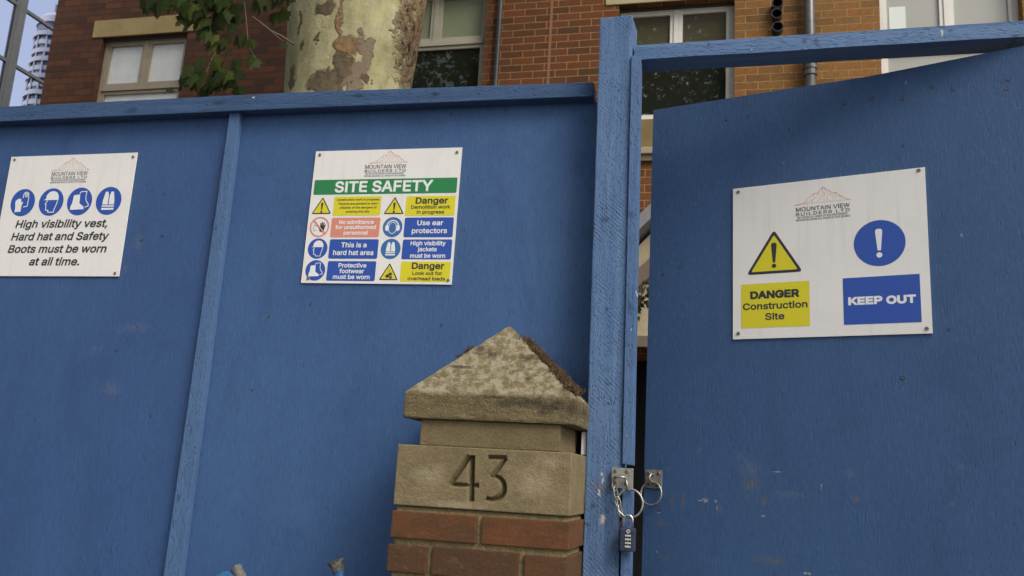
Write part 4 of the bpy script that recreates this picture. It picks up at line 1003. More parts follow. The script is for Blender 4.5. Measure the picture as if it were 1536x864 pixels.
# ------------------------------------------------------------------ lettering: outlines as ink polygons, 1000 units per capital height
GLYPH = {'&':[880,[[387,-14,312,-8,261,4,202,31,153,67,114,110,86,161,71,216,67,261,71,310,84,354,104,389,139,434,228,513,450,678,501,737,515,796,511,823,499,855,475,880,454,894,387,906,324,886,285,847,273,817,269,784,285,713,377,585,861,0,715,0,255,554,200,625,171,676,151,739,147,796,159,857,185,910,224,953,275,986,324,1002,393,1008,450,1004,499,990,542,969,578,939,611,892,629,851,637,806,633,750,603,680,552,619,503,576,279,409,222,350,200,310,191,257,198,202,220,163,244,138,281,112,338,94,415,92,493,116,534,139,582,179,639,250,674,336,686,440,802,440,794,338,766,248,735,189,654,92,599,47,546,20,460,-6]]],',':[369,[[75,-234,134,139,269,139,165,-234]]],'.':[369,[[187,-8,153,-2,124,18,104,47,98,81,104,116,118,139,153,163,187,171,222,163,257,139,271,116,277,81,271,47,251,18,222,-2]]],'0':[890,[[446,-14,361,-4,306,16,240,61,187,122,143,200,114,295,98,407,94,499,98,591,114,703,143,798,187,878,240,939,306,982,381,1008,446,1014,509,1008,583,982,650,939,703,878,747,798,776,703,790,621,796,499,790,377,776,295,747,200,703,122,650,61,585,16,528,-4],[446,98,487,102,538,122,580,155,615,202,642,265,662,340,676,499,662,658,642,735,615,796,580,845,538,878,487,900,446,904,403,900,354,878,310,845,275,796,248,735,232,680,218,595,214,499,228,340,248,265,275,202,310,155,354,122,391,106]]],'1':[890,[[149,0,149,108,768,108,768,0],[542,1000,542,0,417,0,417,880,169,703,169,839,389,1000]]],'2':[890,[[126,0,126,92,554,554,611,642,629,721,627,760,617,798,605,823,582,851,519,890,440,904,365,892,330,874,301,851,277,819,261,786,250,711,130,711,139,796,161,855,187,894,230,939,281,974,340,1000,407,1012,477,1012,542,1000,601,976,652,941,684,910,729,835,745,778,749,731,745,678,733,635,695,558,639,481,301,118,301,112,764,112,764,0]]],'3':[890,[[428,-14,358,-8,291,8,232,33,181,69,138,112,114,151,96,194,86,259,214,259,230,202,259,157,306,124,373,102,442,98,509,108,568,134,613,175,639,228,646,306,631,367,595,418,540,460,489,477,428,485,308,487,308,587,566,880,566,888,138,888,138,1000,731,1000,731,906,415,546,415,568,479,570,536,564,621,534,688,487,737,422,762,363,772,285,760,202,743,157,717,116,676,69,637,39,591,18,540,0]]],'4':[890,[[79,206,79,310,485,1000,611,1000,214,320,811,320,811,206],[554,0,554,625,674,625,674,0]]],'5':[890,[[434,-14,365,-8,318,4,261,29,212,63,171,106,141,155,124,210,118,255,240,255,250,212,265,183,289,155,324,128,358,110,405,100,446,98,491,106,560,138,591,167,617,204,635,248,642,295,637,379,617,434,576,487,530,521,475,540,418,544,358,536,301,517,251,483,132,497,189,1000,719,1000,719,888,297,888,263,591,330,631,409,654,491,654,578,631,640,593,701,532,739,466,764,377,766,283,752,212,725,149,686,94,635,49,576,14,509,-6]]],'6':[890,[[444,-14,373,-8,308,14,240,57,193,104,157,161,136,226,126,318,134,391,157,470,212,580,495,1000,633,1000,297,513,285,513,306,546,336,576,371,597,413,613,462,617,530,611,578,599,621,580,692,523,719,485,741,442,762,346,758,238,745,189,715,130,684,88,648,55,595,20,548,2,499,-10],[444,94,521,108,556,130,587,155,611,189,631,230,642,308,631,389,611,428,587,462,556,487,521,507,444,521,401,517,360,505,303,464,277,430,257,391,246,310,257,230,277,191,303,157,334,130,369,108]]],'7':[890,[[191,0,635,888,122,888,122,1000,768,1000,768,882,324,0]]],'8':[890,[[444,-14,385,-10,314,4,251,29,196,65,155,110,124,161,108,204,102,265,114,350,134,393,159,432,191,466,226,493,301,521,246,546,212,572,183,605,153,658,141,701,138,762,143,806,163,859,204,917,273,971,360,1006,444,1014,544,1002,615,971,684,917,731,847,747,792,750,747,747,701,729,644,705,605,676,572,642,546,589,521,633,507,672,487,729,432,774,350,788,265,784,218,766,161,735,110,692,65,639,29,591,10,521,-8],[444,96,540,110,603,145,644,196,658,232,662,273,648,344,627,379,601,409,536,446,491,458,444,462,397,458,352,446,287,409,261,379,240,344,226,273,230,232,244,196,285,145,350,110],[444,570,521,582,576,615,599,640,615,672,627,739,613,809,578,859,515,892,444,904,373,892,310,859,273,802,261,739,273,672,310,615,367,582]]],'9':[890,[[444,1014,515,1006,580,986,650,943,695,896,731,837,754,774,764,701,758,623,733,530,676,420,393,0,255,0,591,487,603,487,583,454,548,420,513,401,475,387,428,383,360,389,312,401,269,420,198,477,149,556,128,654,132,762,145,811,175,870,204,910,240,943,295,978,342,998,391,1010],[444,904,369,890,334,870,303,845,263,780,250,737,246,692,250,642,263,599,303,536,334,511,369,491,444,477,519,491,556,511,587,536,611,570,631,609,642,688,631,770,587,845,556,870,521,890]]],'A':[943,[[31,0,395,1000,542,1000,910,0,776,0,564,593,456,939,462,939,481,939,430,764,375,593,167,0],[216,279,216,391,727,391,727,279]]],'B':[896,[[118,0,118,1000,513,998,585,988,646,965,705,923,749,868,776,792,782,709,768,646,739,597,686,552,619,525,619,515,676,501,731,470,770,428,802,377,817,326,821,253,813,196,792,143,762,96,717,59,660,29,611,12,509,0],[246,112,525,114,582,124,625,141,666,175,694,230,695,299,678,354,656,385,627,411,591,434,550,448,501,454,246,454],[246,560,489,560,538,572,591,595,629,633,656,692,658,756,639,813,593,859,525,884,246,888]]],'C':[1002,[[525,-14,450,-8,358,18,275,63,204,124,149,204,108,299,88,379,79,499,84,589,108,699,149,794,204,874,275,937,336,972,426,1004,525,1014,599,1008,682,986,745,957,800,917,849,868,886,809,910,756,929,684,802,684,774,758,723,823,654,868,564,894,472,892,391,866,320,817,263,749,230,678,210,595,202,499,210,405,230,322,263,251,308,194,361,149,422,120,472,108,544,104,609,116,680,143,737,189,778,250,802,314,929,314,916,257,888,191,849,132,802,83,745,43,684,14,599,-8]]],'D':[986,[[430,0,189,0,189,112,446,112,513,120,591,141,670,191,727,259,752,310,770,367,784,501,770,635,745,709,717,756,684,798,629,841,560,870,479,886,183,888,183,1000,499,998,578,984,650,961,733,914,800,849,851,768,886,672,906,562,902,411,880,305,861,257,827,191,782,134,749,102,668,49,572,16],[246,1000,246,0,118,0,118,1000]]],'E':[823,[[118,0,118,1000,731,1000,731,888,246,888,246,562,697,562,697,540,697,450,246,450,246,112,737,112,737,0]]],'F':[806,[[118,0,118,1000,725,1000,725,888,246,888,246,546,680,546,680,434,246,434,246,0]]],'G':[1022,[[528,-14,450,-8,358,18,273,63,202,126,147,206,106,301,84,409,79,499,84,589,106,699,147,794,202,874,273,937,356,982,446,1008,521,1014,582,1010,654,994,721,969,782,929,833,884,874,829,912,754,931,686,802,686,770,756,727,813,670,859,601,886,530,896,470,892,405,872,346,839,285,780,246,715,218,639,204,548,204,450,218,361,246,285,297,206,361,149,407,126,456,112,562,106,623,116,664,134,725,173,778,242,806,314,815,397,853,391,556,391,556,503,939,503,939,369,925,277,896,196,851,128,792,71,721,28,619,-6]]],'H':[1016,[[118,0,118,1000,246,1000,246,568,770,568,770,1000,898,1000,898,0,770,0,770,456,666,456,246,456,246,0]]],'I':[363,[[118,0,246,0,246,1000,118,1000]]],'K':[917,[[204,285,204,424,334,587,715,1000,880,1000,497,587],[118,0,118,1000,246,1000,246,0],[731,0,369,509,448,607,882,0]]],'L':[772,[[118,0,118,1000,246,1000,246,112,709,112,709,0]]],'M':[1234,[[118,0,118,1000,299,1000,554,342,633,96,603,96,664,291,935,1000,1116,1000,1116,0,990,0,990,642,998,898,1008,898,931,670,672,0,562,0,334,572,220,898,234,898,238,749,240,0]]],'N':[1028,[[118,0,118,1000,267,1000,713,297,813,108,796,106,784,299,784,1000,910,1000,910,0,760,0,348,650,212,888,234,892,246,595,246,0]]],'O':[1047,[[525,-14,450,-8,358,18,275,63,206,124,149,204,108,299,88,379,79,499,84,589,108,699,149,794,206,874,275,937,336,972,426,1004,525,1014,623,1004,713,972,774,937,843,874,900,794,941,699,963,589,969,499,963,409,941,299,900,204,843,124,774,63,692,18,599,-8],[525,104,593,112,656,134,713,169,762,218,794,265,823,340,839,403,845,499,839,595,823,660,794,735,762,780,713,831,656,866,593,888,525,896,456,888,391,866,348,841,297,794,255,733,224,658,206,572,202,499,206,426,224,340,246,283,285,220,334,169,391,134,456,112]]],'P':[874,[[118,0,118,1000,507,998,585,984,637,965,695,929,741,884,766,845,790,784,802,719,802,648,790,582,766,521,729,470,695,436,637,399,585,381,485,365,214,365,214,475,473,475,564,493,609,521,644,560,666,607,676,660,672,729,658,780,625,831,583,862,540,878,485,888,246,888,246,0]]],'R':[882,[[118,0,118,1000,509,998,587,986,654,961,697,933,731,902,774,837,800,743,800,639,780,562,758,519,731,483,697,452,654,426,568,399,485,389,189,389,189,501,475,501,564,517,611,540,646,574,664,607,676,658,676,725,660,786,633,827,585,864,540,880,487,888,246,888,246,0],[694,0,452,450,595,450,841,0]]],'S':[878,[[440,-18,377,-14,303,0,236,26,179,61,136,106,102,159,83,218,75,269,204,269,220,206,263,151,326,116,405,98,493,100,562,118,619,151,664,204,678,251,678,301,662,340,629,373,564,411,338,477,232,523,155,582,136,609,112,658,102,731,110,796,132,853,167,904,212,945,287,984,354,1006,446,1014,503,1010,574,996,637,971,690,935,731,894,764,843,778,802,788,743,662,743,642,809,617,841,582,866,540,886,493,898,405,900,318,876,285,855,259,829,236,790,228,756,228,719,238,684,271,644,324,609,409,578,613,519,705,468,743,432,776,389,796,336,802,273,796,210,780,167,750,112,707,67,650,29,583,2,505,-14]]],'T':[882,[[63,888,63,1000,819,1000,819,888,505,888,505,0,379,0,379,888]]],'U':[1016,[[509,-16,399,-4,340,14,285,39,238,73,198,112,167,157,141,206,126,261,118,320,118,1000,244,1000,244,336,250,295,265,246,306,181,356,139,418,114,509,102,599,114,662,139,719,191,752,246,772,336,772,1000,898,1000,898,320,890,261,874,206,851,157,817,112,778,73,731,39,678,14,619,-4]]],'V':[943,[[401,0,31,1000,165,1000,393,360,487,61,462,61,507,218,776,1000,910,1000,546,0]]],'W':[1348,[[305,0,31,1000,161,1000,334,336,387,79,371,79,411,265,601,1000,747,1000,908,385,976,79,959,79,992,246,1185,1000,1316,1000,1041,0,894,0,709,686,676,847,660,933,666,933,688,933,648,733,452,0]]],'Y':[927,[[399,0,399,409,31,1000,179,1000,415,613,491,452,440,452,477,544,550,676,749,1000,894,1000,527,409,527,0]]],'a':[764,[[314,-18,259,-14,196,4,143,35,108,69,77,120,63,171,61,238,73,291,90,324,114,352,145,375,196,401,277,420,483,448,521,462,536,477,542,495,530,570,513,601,479,629,440,644,385,650,326,644,271,623,232,591,196,538,81,572,104,621,136,662,175,695,216,719,273,741,332,752,399,754,452,749,527,727,587,690,621,648,652,583,662,511,662,0,544,0,544,102,534,102,489,43,448,14,383,-10],[334,88,385,92,428,106,473,134,507,167,528,208,540,244,542,373,523,361,483,352,263,312,224,291,198,267,185,238,181,206,185,171,200,141,224,118,255,102]]],'b':[833,[[450,-16,389,-10,330,12,281,49,232,116,220,116,220,0,104,0,104,1000,224,1000,224,627,232,627,285,697,346,737,411,752,505,750,585,725,642,690,699,623,741,540,762,438,764,326,747,220,719,147,666,75,601,22,538,-4],[432,92,485,98,519,110,558,138,589,173,611,204,629,255,640,310,644,371,640,432,629,487,611,536,583,578,560,603,521,631,485,642,432,648,381,642,346,631,306,605,275,572,255,540,238,491,226,434,222,371,226,308,238,251,255,202,275,171,308,136,348,110,393,96]]],'c':[778,[[407,-16,330,-8,261,14,214,41,161,90,120,149,88,222,73,281,67,367,73,458,88,517,120,589,161,648,214,697,261,725,330,747,407,754,511,741,566,719,607,694,674,625,711,544,595,515,576,558,540,603,499,631,450,644,365,644,328,635,295,617,257,583,228,542,208,495,194,440,189,383,193,310,208,244,228,194,267,145,305,116,352,96,407,90,472,100,532,130,574,175,597,230,713,200,695,153,670,110,639,73,601,41,513,-2]]],'d':[833,[[383,-16,297,-4,218,31,155,88,116,147,83,240,69,326,71,438,92,540,136,623,193,690,250,725,330,750,424,752,487,737,542,703,578,662,601,627,611,627,611,1000,731,1000,731,0,615,0,615,116,603,116,558,55,503,12,446,-10],[403,92,452,98,487,110,527,136,558,171,582,214,601,265,613,371,609,434,597,491,583,528,558,572,527,605,487,631,442,644,403,648,350,642,314,631,275,603,244,568,222,536,204,487,193,432,189,371,193,310,204,255,224,204,251,163,275,138,314,110,350,98]]],'e':[794,[[417,-16,334,-8,279,8,230,31,173,77,128,134,94,202,77,259,67,344,71,434,83,495,108,570,147,633,196,684,257,723,308,743,383,754,452,750,523,735,587,701,637,660,676,607,701,554,721,475,729,401,729,332,147,332,147,434,664,434,609,397,601,479,576,550,534,603,475,637,417,648,340,640,287,615,238,570,208,519,193,462,191,318,198,259,216,208,244,167,277,134,306,114,352,98,444,92,491,102,538,124,576,161,601,206,717,179,699,134,674,94,611,37,530,0,475,-12]]],'f':[499,[[448,745,448,642,12,642,12,745],[159,0,159,849,167,906,183,945,200,971,230,998,265,1020,316,1035,358,1041,413,1039,460,1029,477,1024,446,919,397,931,344,927,303,904,285,870,279,823,279,0]]],'g':[835,[[407,-297,303,-285,218,-255,153,-208,120,-169,100,-136,198,-81,261,-149,330,-183,383,-191,442,-189,489,-181,530,-163,576,-128,603,-77,611,-29,611,134,601,134,564,81,527,49,477,24,434,14,365,10,297,20,251,37,194,71,157,104,126,145,100,194,83,248,71,308,67,399,73,462,86,523,116,593,169,666,220,709,281,739,367,754,424,752,470,745,544,703,605,627,615,627,615,745,731,745,731,-18,727,-73,715,-122,695,-165,670,-200,637,-230,599,-253,511,-287],[403,116,454,120,489,132,528,153,560,187,580,216,597,261,609,316,613,379,609,440,597,493,560,572,528,607,489,631,454,642,403,648,350,642,314,631,285,613,251,580,224,538,204,491,193,438,189,379,193,318,204,265,224,218,251,181,285,149,316,132,363,120]]],'h':[806,[[224,446,224,0,104,0,104,1000,224,1000,224,564,200,564,224,621,263,680,312,719,367,745,446,754,519,747,580,725,623,694,656,654,676,617,699,527,701,0,582,0,580,495,566,552,527,607,495,629,442,644,381,644,324,627,285,601,248,556,230,505]]],'i':[328,[[104,0,104,745,224,745,224,0],[165,870,134,876,100,898,86,919,81,949,86,980,106,1006,134,1024,165,1029,196,1024,224,1006,242,980,248,949,242,919,224,894,196,876]]],'j':[328,[[104,745,224,745,222,-98,200,-177,177,-212,145,-242,73,-273,-20,-281,-20,-171,33,-169,69,-151,92,-122,104,-79],[163,870,132,876,104,894,86,919,81,949,86,980,104,1006,132,1024,163,1029,196,1024,224,1006,242,980,248,949,242,919,224,894,196,876]]],'k':[749,[[216,269,216,417,238,417,558,745,707,745,361,391,348,391],[104,0,104,1000,224,1000,224,0],[578,0,291,365,375,450,731,0]]],'l':[316,[[98,0,218,0,218,1039,98,1039]]],'m':[1198,[[104,0,104,745,220,745,220,580,212,580,236,644,273,694,338,739,403,756,446,758,491,750,554,719,591,676,613,639,631,580,613,580,637,639,678,690,739,733,802,752,872,758,943,745,1006,711,1049,666,1079,609,1092,534,1094,0,974,0,971,542,959,580,929,615,880,640,823,648,768,642,721,619,682,578,664,530,658,485,658,0,538,0,534,546,519,585,479,625,438,642,391,648,334,639,287,615,251,576,230,523,224,468,224,0]]],'n':[806,[[224,446,224,0,104,0,104,745,220,745,220,564,200,564,224,621,263,680,312,719,367,745,446,754,519,747,580,725,621,694,656,654,676,617,699,527,701,0,582,0,580,495,566,552,527,607,495,629,442,644,381,644,324,627,285,601,248,556,230,505]]],'o':[815,[[407,-16,330,-8,261,14,214,41,161,90,120,149,88,222,73,281,67,367,73,458,88,517,120,589,161,648,214,697,261,725,330,747,407,754,485,747,556,725,603,697,656,648,697,589,727,517,743,458,749,367,743,281,727,222,697,149,656,90,603,41,556,14,485,-8],[407,90,450,94,499,110,540,138,566,165,593,206,611,255,623,310,627,367,623,426,611,481,593,532,566,574,540,601,499,629,450,644,407,648,365,644,316,629,285,609,250,574,222,532,204,481,193,426,189,367,193,310,204,255,222,206,250,165,285,130,316,110,365,94]]],'p':[833,[[104,-281,104,745,220,745,220,627,232,627,291,703,336,733,365,745,422,754,487,752,538,743,585,725,642,690,690,639,727,576,752,501,764,417,764,326,752,240,727,165,678,88,629,41,554,2,487,-14,411,-14,348,4,287,43,232,116,224,116,224,-281],[432,92,485,98,519,110,558,138,589,173,611,204,629,255,640,310,644,371,640,432,629,487,611,536,583,578,560,603,521,631,485,642,432,648,381,642,346,631,306,605,275,572,255,540,238,491,226,434,222,371,226,308,238,251,255,202,275,171,308,136,348,110,393,96]]],'r':[509,[[104,0,104,745,220,745,220,631,226,631,263,690,320,733,393,754,477,754,477,633,407,640,338,629,283,597,244,550,230,515,224,475,224,0]]],'s':[717,[[358,-16,246,-2,208,12,165,35,130,67,100,104,71,185,185,210,206,155,236,124,283,98,342,88,401,92,450,104,489,130,515,159,525,185,525,218,513,250,493,271,448,297,273,340,191,373,151,399,124,430,96,493,92,552,102,599,122,642,151,680,191,709,251,737,306,750,383,754,475,739,548,703,599,648,637,570,527,544,503,591,462,633,409,650,330,650,267,629,230,595,214,554,222,507,244,477,283,456,489,401,540,379,580,356,611,326,633,293,646,253,650,196,640,147,627,114,597,73,558,39,511,12,468,-2]]],'t':[446,[[401,745,401,642,12,642,12,745],[128,925,248,925,251,157,267,120,295,104,342,98,397,106,418,4,411,2,367,-6,312,-8,230,10,193,31,171,51,153,75,136,116,128,183]]],'u':[806,[[358,-10,275,2,204,35,157,81,120,155,104,255,104,745,224,745,224,283,230,218,251,167,289,130,334,106,393,98,454,106,507,132,546,173,572,230,582,301,582,745,701,745,701,0,585,0,585,181,603,181,580,124,552,79,517,43,450,6,407,-6]]],'v':[764,[[320,0,33,745,165,745,344,251,405,41,361,41,430,277,599,745,729,745,444,0]]],'w':[1114,[[271,0,45,745,171,745,291,318,344,81,324,81,350,194,397,391,495,745,621,745,747,283,790,81,768,81,827,330,943,745,1071,745,843,0,723,0,613,389,546,664,572,664,511,420,391,0]]],'y':[764,[[92,-273,120,-169,198,-177,246,-153,281,-106,320,-2,33,745,165,745,340,263,405,41,361,41,397,171,599,745,729,745,401,-114,365,-185,320,-238,255,-273,179,-285]]],' ':[369,[]]}

def winding(x, z, polys):
    w = 0
    for p in polys:
        for (ax, az), (bx, bz) in zip(p, p[1:] + p[:1]):
            if az <= z < bz and (bx - ax) * (z - az) - (x - ax) * (bz - az) > 0:
                w += 1
            elif bz <= z < az and (bx - ax) * (z - az) - (x - ax) * (bz - az) < 0:
                w -= 1
    return w

def ink(name, items, mat, parent, y, bold=0.0):
    """flat printed sheet at depth y in front of the board; an item is one outline or a group of outlines (one glyph)"""
    bm = bmesh.new()
    for it in items:
        polys = it if isinstance(it[0][0], (tuple, list)) else [it]
        polys = [[(x * 1000, z * 1000) for x, z in p] for p in polys]
        vs, es = [], []
        for p in polys:
            n0 = len(vs)
            vs += [Vector(q) for q in p]
            es += [(n0 + i, n0 + (i + 1) % len(p)) for i in range(len(p))]
        co, _, tris, *_ = delaunay_2d_cdt(vs, es, [], 0, 1e-5)
        bv = {}
        for t in tris:
            cx, cz = sum(co[i].x for i in t) / 3, sum(co[i].y for i in t) / 3
            if winding(cx, cz, polys):
                for i in t:
                    if i not in bv:
                        bv[i] = bm.verts.new((co[i].x / 1000, y, co[i].y / 1000))
                bm.faces.new([bv[i] for i in t])
        if bold:                                  # thicken: a band of ink along every outline
            for p in polys:
                for i in range(len(p)):
                    a, c = Vector(p[i]) / 1000, Vector(p[(i + 1) % len(p)]) / 1000
                    d = c - a
                    if d.length < 1e-7:
                        continue
                    t = d.normalized()
                    s, e = Vector((-t.y, t.x)) * bold, t * bold * .7
                    bm.faces.new([bm.verts.new((q.x, y - .00002 - .000002 * (i % 12), q.y)) for q in (a - e - s, c + e - s, c + e + s, a - e + s)])
    return part(name, bm, mat, parent, world=False)

def text_polys(s, x0, x1, z, cap, shear=0.0, track=0.0, boldpad=0.0):
    """polygons of one line set between x0 and x1 on baseline z with the given capital height (all millimetres)"""
    k = cap / 1000.0
    pen, pos = 0.0, []
    for ch in s:
        adv, _ = GLYPH[ch]
        pos.append(pen)
        pen += adv + track
    pen -= track
    w = pen * k - 0.12 * cap
    sx = (x1 - x0) / w
    out = []
    for ch, p in zip(s, pos):
        glyph = []
        for poly in GLYPH[ch][1]:
            pts = []
            for a, b in zip(poly[::2], poly[1::2]):
                zz = b * k
                pts.append(((x0 + ((p + a) * k - 0.06 * cap) * sx + shear * zz) / 1000, (z + zz) / 1000))
            glyph.append(pts)
        if glyph:
            out.append(glyph)
    return out

def rect(x0, x1, z0, z1, r=0.0, n=5):
    """rounded rectangle, millimetres"""
    if r <= 0:
        P = [(x0, z0), (x1, z0), (x1, z1), (x0, z1)]
    else:
        P = []
        for cx, cz, a0 in ((x1 - r, z0 + r, -90), (x1 - r, z1 - r, 0), (x0 + r, z1 - r, 90), (x0 + r, z0 + r, 180)):
            P += [(cx + r * math.cos(R(a0 + 90 * i / n)), cz + r * math.sin(R(a0 + 90 * i / n))) for i in range(n + 1)]
    return [(a / 1000, b / 1000) for a, b in P]

def circle(cx, cz, rx, rz=None, n=44):
    rz = rz or rx
    return [((cx + rx * math.cos(2 * math.pi * i / n)) / 1000, (cz + rz * math.sin(2 * math.pi * i / n)) / 1000) for i in range(n)]

def poly(pts, cx, cz, s, sx=1.0):
    return [((cx + x * s * sx) / 1000, (cz + z * s) / 1000) for x, z in pts]

def stroke(pts, w, cx=0, cz=0, s=1.0, closed=False):
    """quads of constant width along a polyline (millimetres after scaling)"""
    P = [Vector((cx + x * s, cz + z * s)) for x, z in pts]
    if closed:
        P.append(P[0])
    out = []
    for a, b in zip(P[:-1], P[1:]):
        d = b - a
        if d.length < 1e-6:
            continue
        t = d.normalized()
        nn = Vector((-t.y, t.x)) * w / 2
        a2, b2 = a - t * w * .3, b + t * w * .3
        out.append([(q.x / 1000, q.y / 1000) for q in (a2 - nn, b2 - nn, b2 + nn, a2 + nn)])
    return out

def strokes(name, quads, mat, parent, y):
    bm = bmesh.new()
    for i, q in enumerate(quads):
        bm.faces.new([bm.verts.new((x, y - 0.000004 * (i % 40), z)) for x, z in q])
    return part(name, bm, mat, parent, world=False)

# printing inks
INK = {k: plain(k, c, 0.45) for k, c in dict(ink_black=(0.022, 0.022, 0.026), ink_white=(0.72, 0.72, 0.70), ink_blue=(0.018, 0.070, 0.340), ink_light_blue=(0.030, 0.125, 0.340),
                                             ink_green=(0.016, 0.190, 0.055), ink_yellow=(0.62, 0.55, 0.010), ink_salmon=(0.62, 0.225, 0.15), ink_peach=(0.66, 0.42, 0.33), ink_grey=(0.09, 0.09, 0.095)).items()}
def board_material():
    m = M('white_twinwall_plastic', rough=0.42)
    c = m.mix(m.rng(m.noise(4, detail=5), 0.3, 0.7), (0.735, 0.715, 0.675), (0.700, 0.680, 0.640))
    c = m.mix(m.rng(m.noise(60, detail=5, rough=0.7), 0.68, 0.8, 0, 0.35), c, (0.45, 0.42, 0.36))
    run = m.noise(1.0, m.vscale((55, 55, 3.5)), 4, 0.65)
    c = m.mix(m.rng(run, 0.52, 0.80, 0, 0.28), c, (0.46, 0.44, 0.40))
    c = m.mix(m.rng(m.noise(9, detail=6, rough=0.7), 0.56, 0.78, 0, 0.25), c, (0.52, 0.49, 0.44))
    w = m.n('TexWave', {'Vector': m.co(), 'Scale': 62.0, 'Distortion': 0.15}, wave_type='BANDS', bands_direction='Z').outputs['Fac']
    return m.set(c, None, m.bump(w, 0.16, 0.0008, m.bump(m.noise(5, detail=2), 0.25, 0.004)))
BOARD = board_material()

def sign(name, label, w, h, loc, rotz, tilt, screws, group='white site notice boards'):
    s = thing(name, label, 'sign', loc, rotz, group)
    s.rotation_euler = (0, tilt, rotz)
    bm = bmesh.new()
    box(bm, 0, w, -.004, -.0006, -h, 0)
    part('board', bm, BOARD, s, world=False)
    for (x, z) in screws:
        bm = bmesh.new()
        def disc(r, y, mi, n=14):
            f = bm.faces.new([bm.verts.new((x / 1000 + r * math.cos(2 * math.pi * k / n), y, z / 1000 + r * math.sin(2 * math.pi * k / n))) for k in range(n)])
            f.material_index = mi
        r0 = [bm.verts.new((x / 1000 + .0056 * math.cos(2 * math.pi * k / 14), -.0042, z / 1000 + .0056 * math.sin(2 * math.pi * k / 14))) for k in range(14)]
        r1 = [bm.verts.new((x / 1000 + .0044 * math.cos(2 * math.pi * k / 14), -.0062, z / 1000 + .0044 * math.sin(2 * math.pi * k / 14))) for k in range(14)]
        for k in range(14):
            bm.faces.new((r0[k], r0[(k + 1) % 14], r1[(k + 1) % 14], r1[k]))
        bm.faces.new(r1)
        box(bm, x / 1000 - .0024, x / 1000 + .0024, -.0064, -.0063, z / 1000 - .0009, z / 1000 + .0009, 1)
        box(bm, x / 1000 - .0009, x / 1000 + .0009, -.00655, -.00645, z / 1000 - .0024, z / 1000 + .0024, 1)
        part('screw', bm, [galv, hole_m], s, world=False)
    return s

def logo(s, x0, x1, zbase, zpeak, zm, capm, zb, capb, zt1, zt2, capt, mx0, mx1):
    """builder's mark: line-drawn mountain over two lines of name and two tiny lines"""
    W, H = mx1 - mx0, zpeak - zbase
    T = lambda pts: [(mx0 + x * W, zbase + z * H) for x, z in pts]
    q = []
    ridge = [(0, 0), (.10, .05), (.20, .17), (.27, .38), (.33, .58), (.37, .66), (.42, .62), (.47, .86), (.52, 1.0), (.57, .84), (.63, .72), (.68, .56), (.74, .58), (.79, .40), (.87, .22), (.93, .08), (1, .02)]
    for pts, w in ((ridge, 1.0), ([(0, 0), (.5, .04), (1, .02)], .5),
                   ([(.37, .66), (.34, .45), (.38, .34), (.30, .20), (.26, .05)], .6), ([(.52, 1), (.50, .74), (.55, .58), (.49, .42), (.46, .22), (.40, .06)], .7), ([(.52, 1), (.58, .70), (.62, .45), (.58, .28), (.62, .08)], .6),
                   ([(.74, .58), (.72, .38), (.76, .24), (.73, .08)], .6), ([(.63, .72), (.66, .46), (.70, .30), (.68, .10)], .5), ([(.20, .17), (.24, .10), (.18, .04)], .5), ([(.42, .62), (.43, .44), (.40, .28)], .5), ([(.79, .40), (.84, .20), (.80, .06)], .5), ([(.47, .86), (.44, .66), (.47, .5)], .5), ([(.3, .2), (.34, .12), (.32, .04)], .5), ([(.55, .58), (.53, .3), (.54, .08)], .5)):
        q += stroke(T(pts), w)
    strokes('mountain_mark', q, INK['ink_salmon'], s, -.0045)
    P = text_polys('MOUNTAIN VIEW', x0, x1, zm, capm) 
    P += text_polys('BUILDERS LTD', x0, x1, zb, capb, 0, 160)
    ink('lettering', P, INK['ink_grey'], s, -.0045, .00018)
    P = text_polys('WE COVER ALL KINDS OF BUILDING WORKS', x0 + 4, x1 - 6, zt1, capt) + text_polys('REPAIRS BUILDING ALL KINDS OF SITE WORKS', x0, x1, zt2, capt)
    ink('small_lettering', P, INK['ink_grey'], s, -.0045, .00008)

EXCL = [(-.13, .60), (-.12, .68), (-.06, .73), (.06, .73), (.12, .68), (.13, .60), (.06, -.18), (-.06, -.18)]
def triangle(s, x0, x1, zb, zt, rim):
    """yellow warning triangle with black rim"""
    def tri(k, r, n=4):
        c = [((x0 + x1) / 2, zt - k * 2.0), (x0 + k * 1.75, zb + k), (x1 - k * 1.75, zb + k)]
        out = []
        for i in range(3):
            p, a, b = Vector(c[i]), Vector(c[i - 1]), Vector(c[(i + 1) % 3])
            da, db = (a - p).normalized(), (b - p).normalized()
            for t in range(n + 1):
                f = t / n
                q = p + da * r * (1 - f) ** 2 + db * r * f ** 2
                out.append((q.x / 1000, q.y / 1000))
        return out
    ink('triangle_rim', [tri(0, rim * 1.6)], INK['ink_black'], s, -.0044)
    ink('triangle', [tri(rim, rim * .7)], INK['ink_yellow'], s, -.0046)

# pictogram drawings in a unit circle
HEADP = [(-.30, .10), (-.46, -.14), (-.36, -.20), (-.38, -.34), (-.34, -.44), (-.36, -.58), (-.14, -.60), (-.14, -.74), (.34, -.74), (.34, -.56), (.48, -.14), (.52, .10)]
HATP = [(-.66, .14), (-.46, .24), (-.44, .50), (-.22, .74), (.10, .80), (.38, .70), (.54, .46), (.58, .14)]
def pic_hat(cx, cz, r, line=False):
    return [poly(HATP, cx, cz, r)] + stroke(HEADP, r * .06, cx, cz, r)
def pic_boots(cx, cz, r):
    front = [(-.52, .46), (-.02, .50), (.02, -.14), (.36, -.36), (.44, -.56), (-.66, -.60), (-.66, -.36), (-.56, -.10)]
    back = [(-.06, .56), (.02, .70), (.48, .72), (.46, .30), (.52, .06), (.74, -.20), (.76, -.34), (.50, -.42)]
    return [poly(front, cx, cz, r)] + stroke(back, r * .06, cx, cz, r)
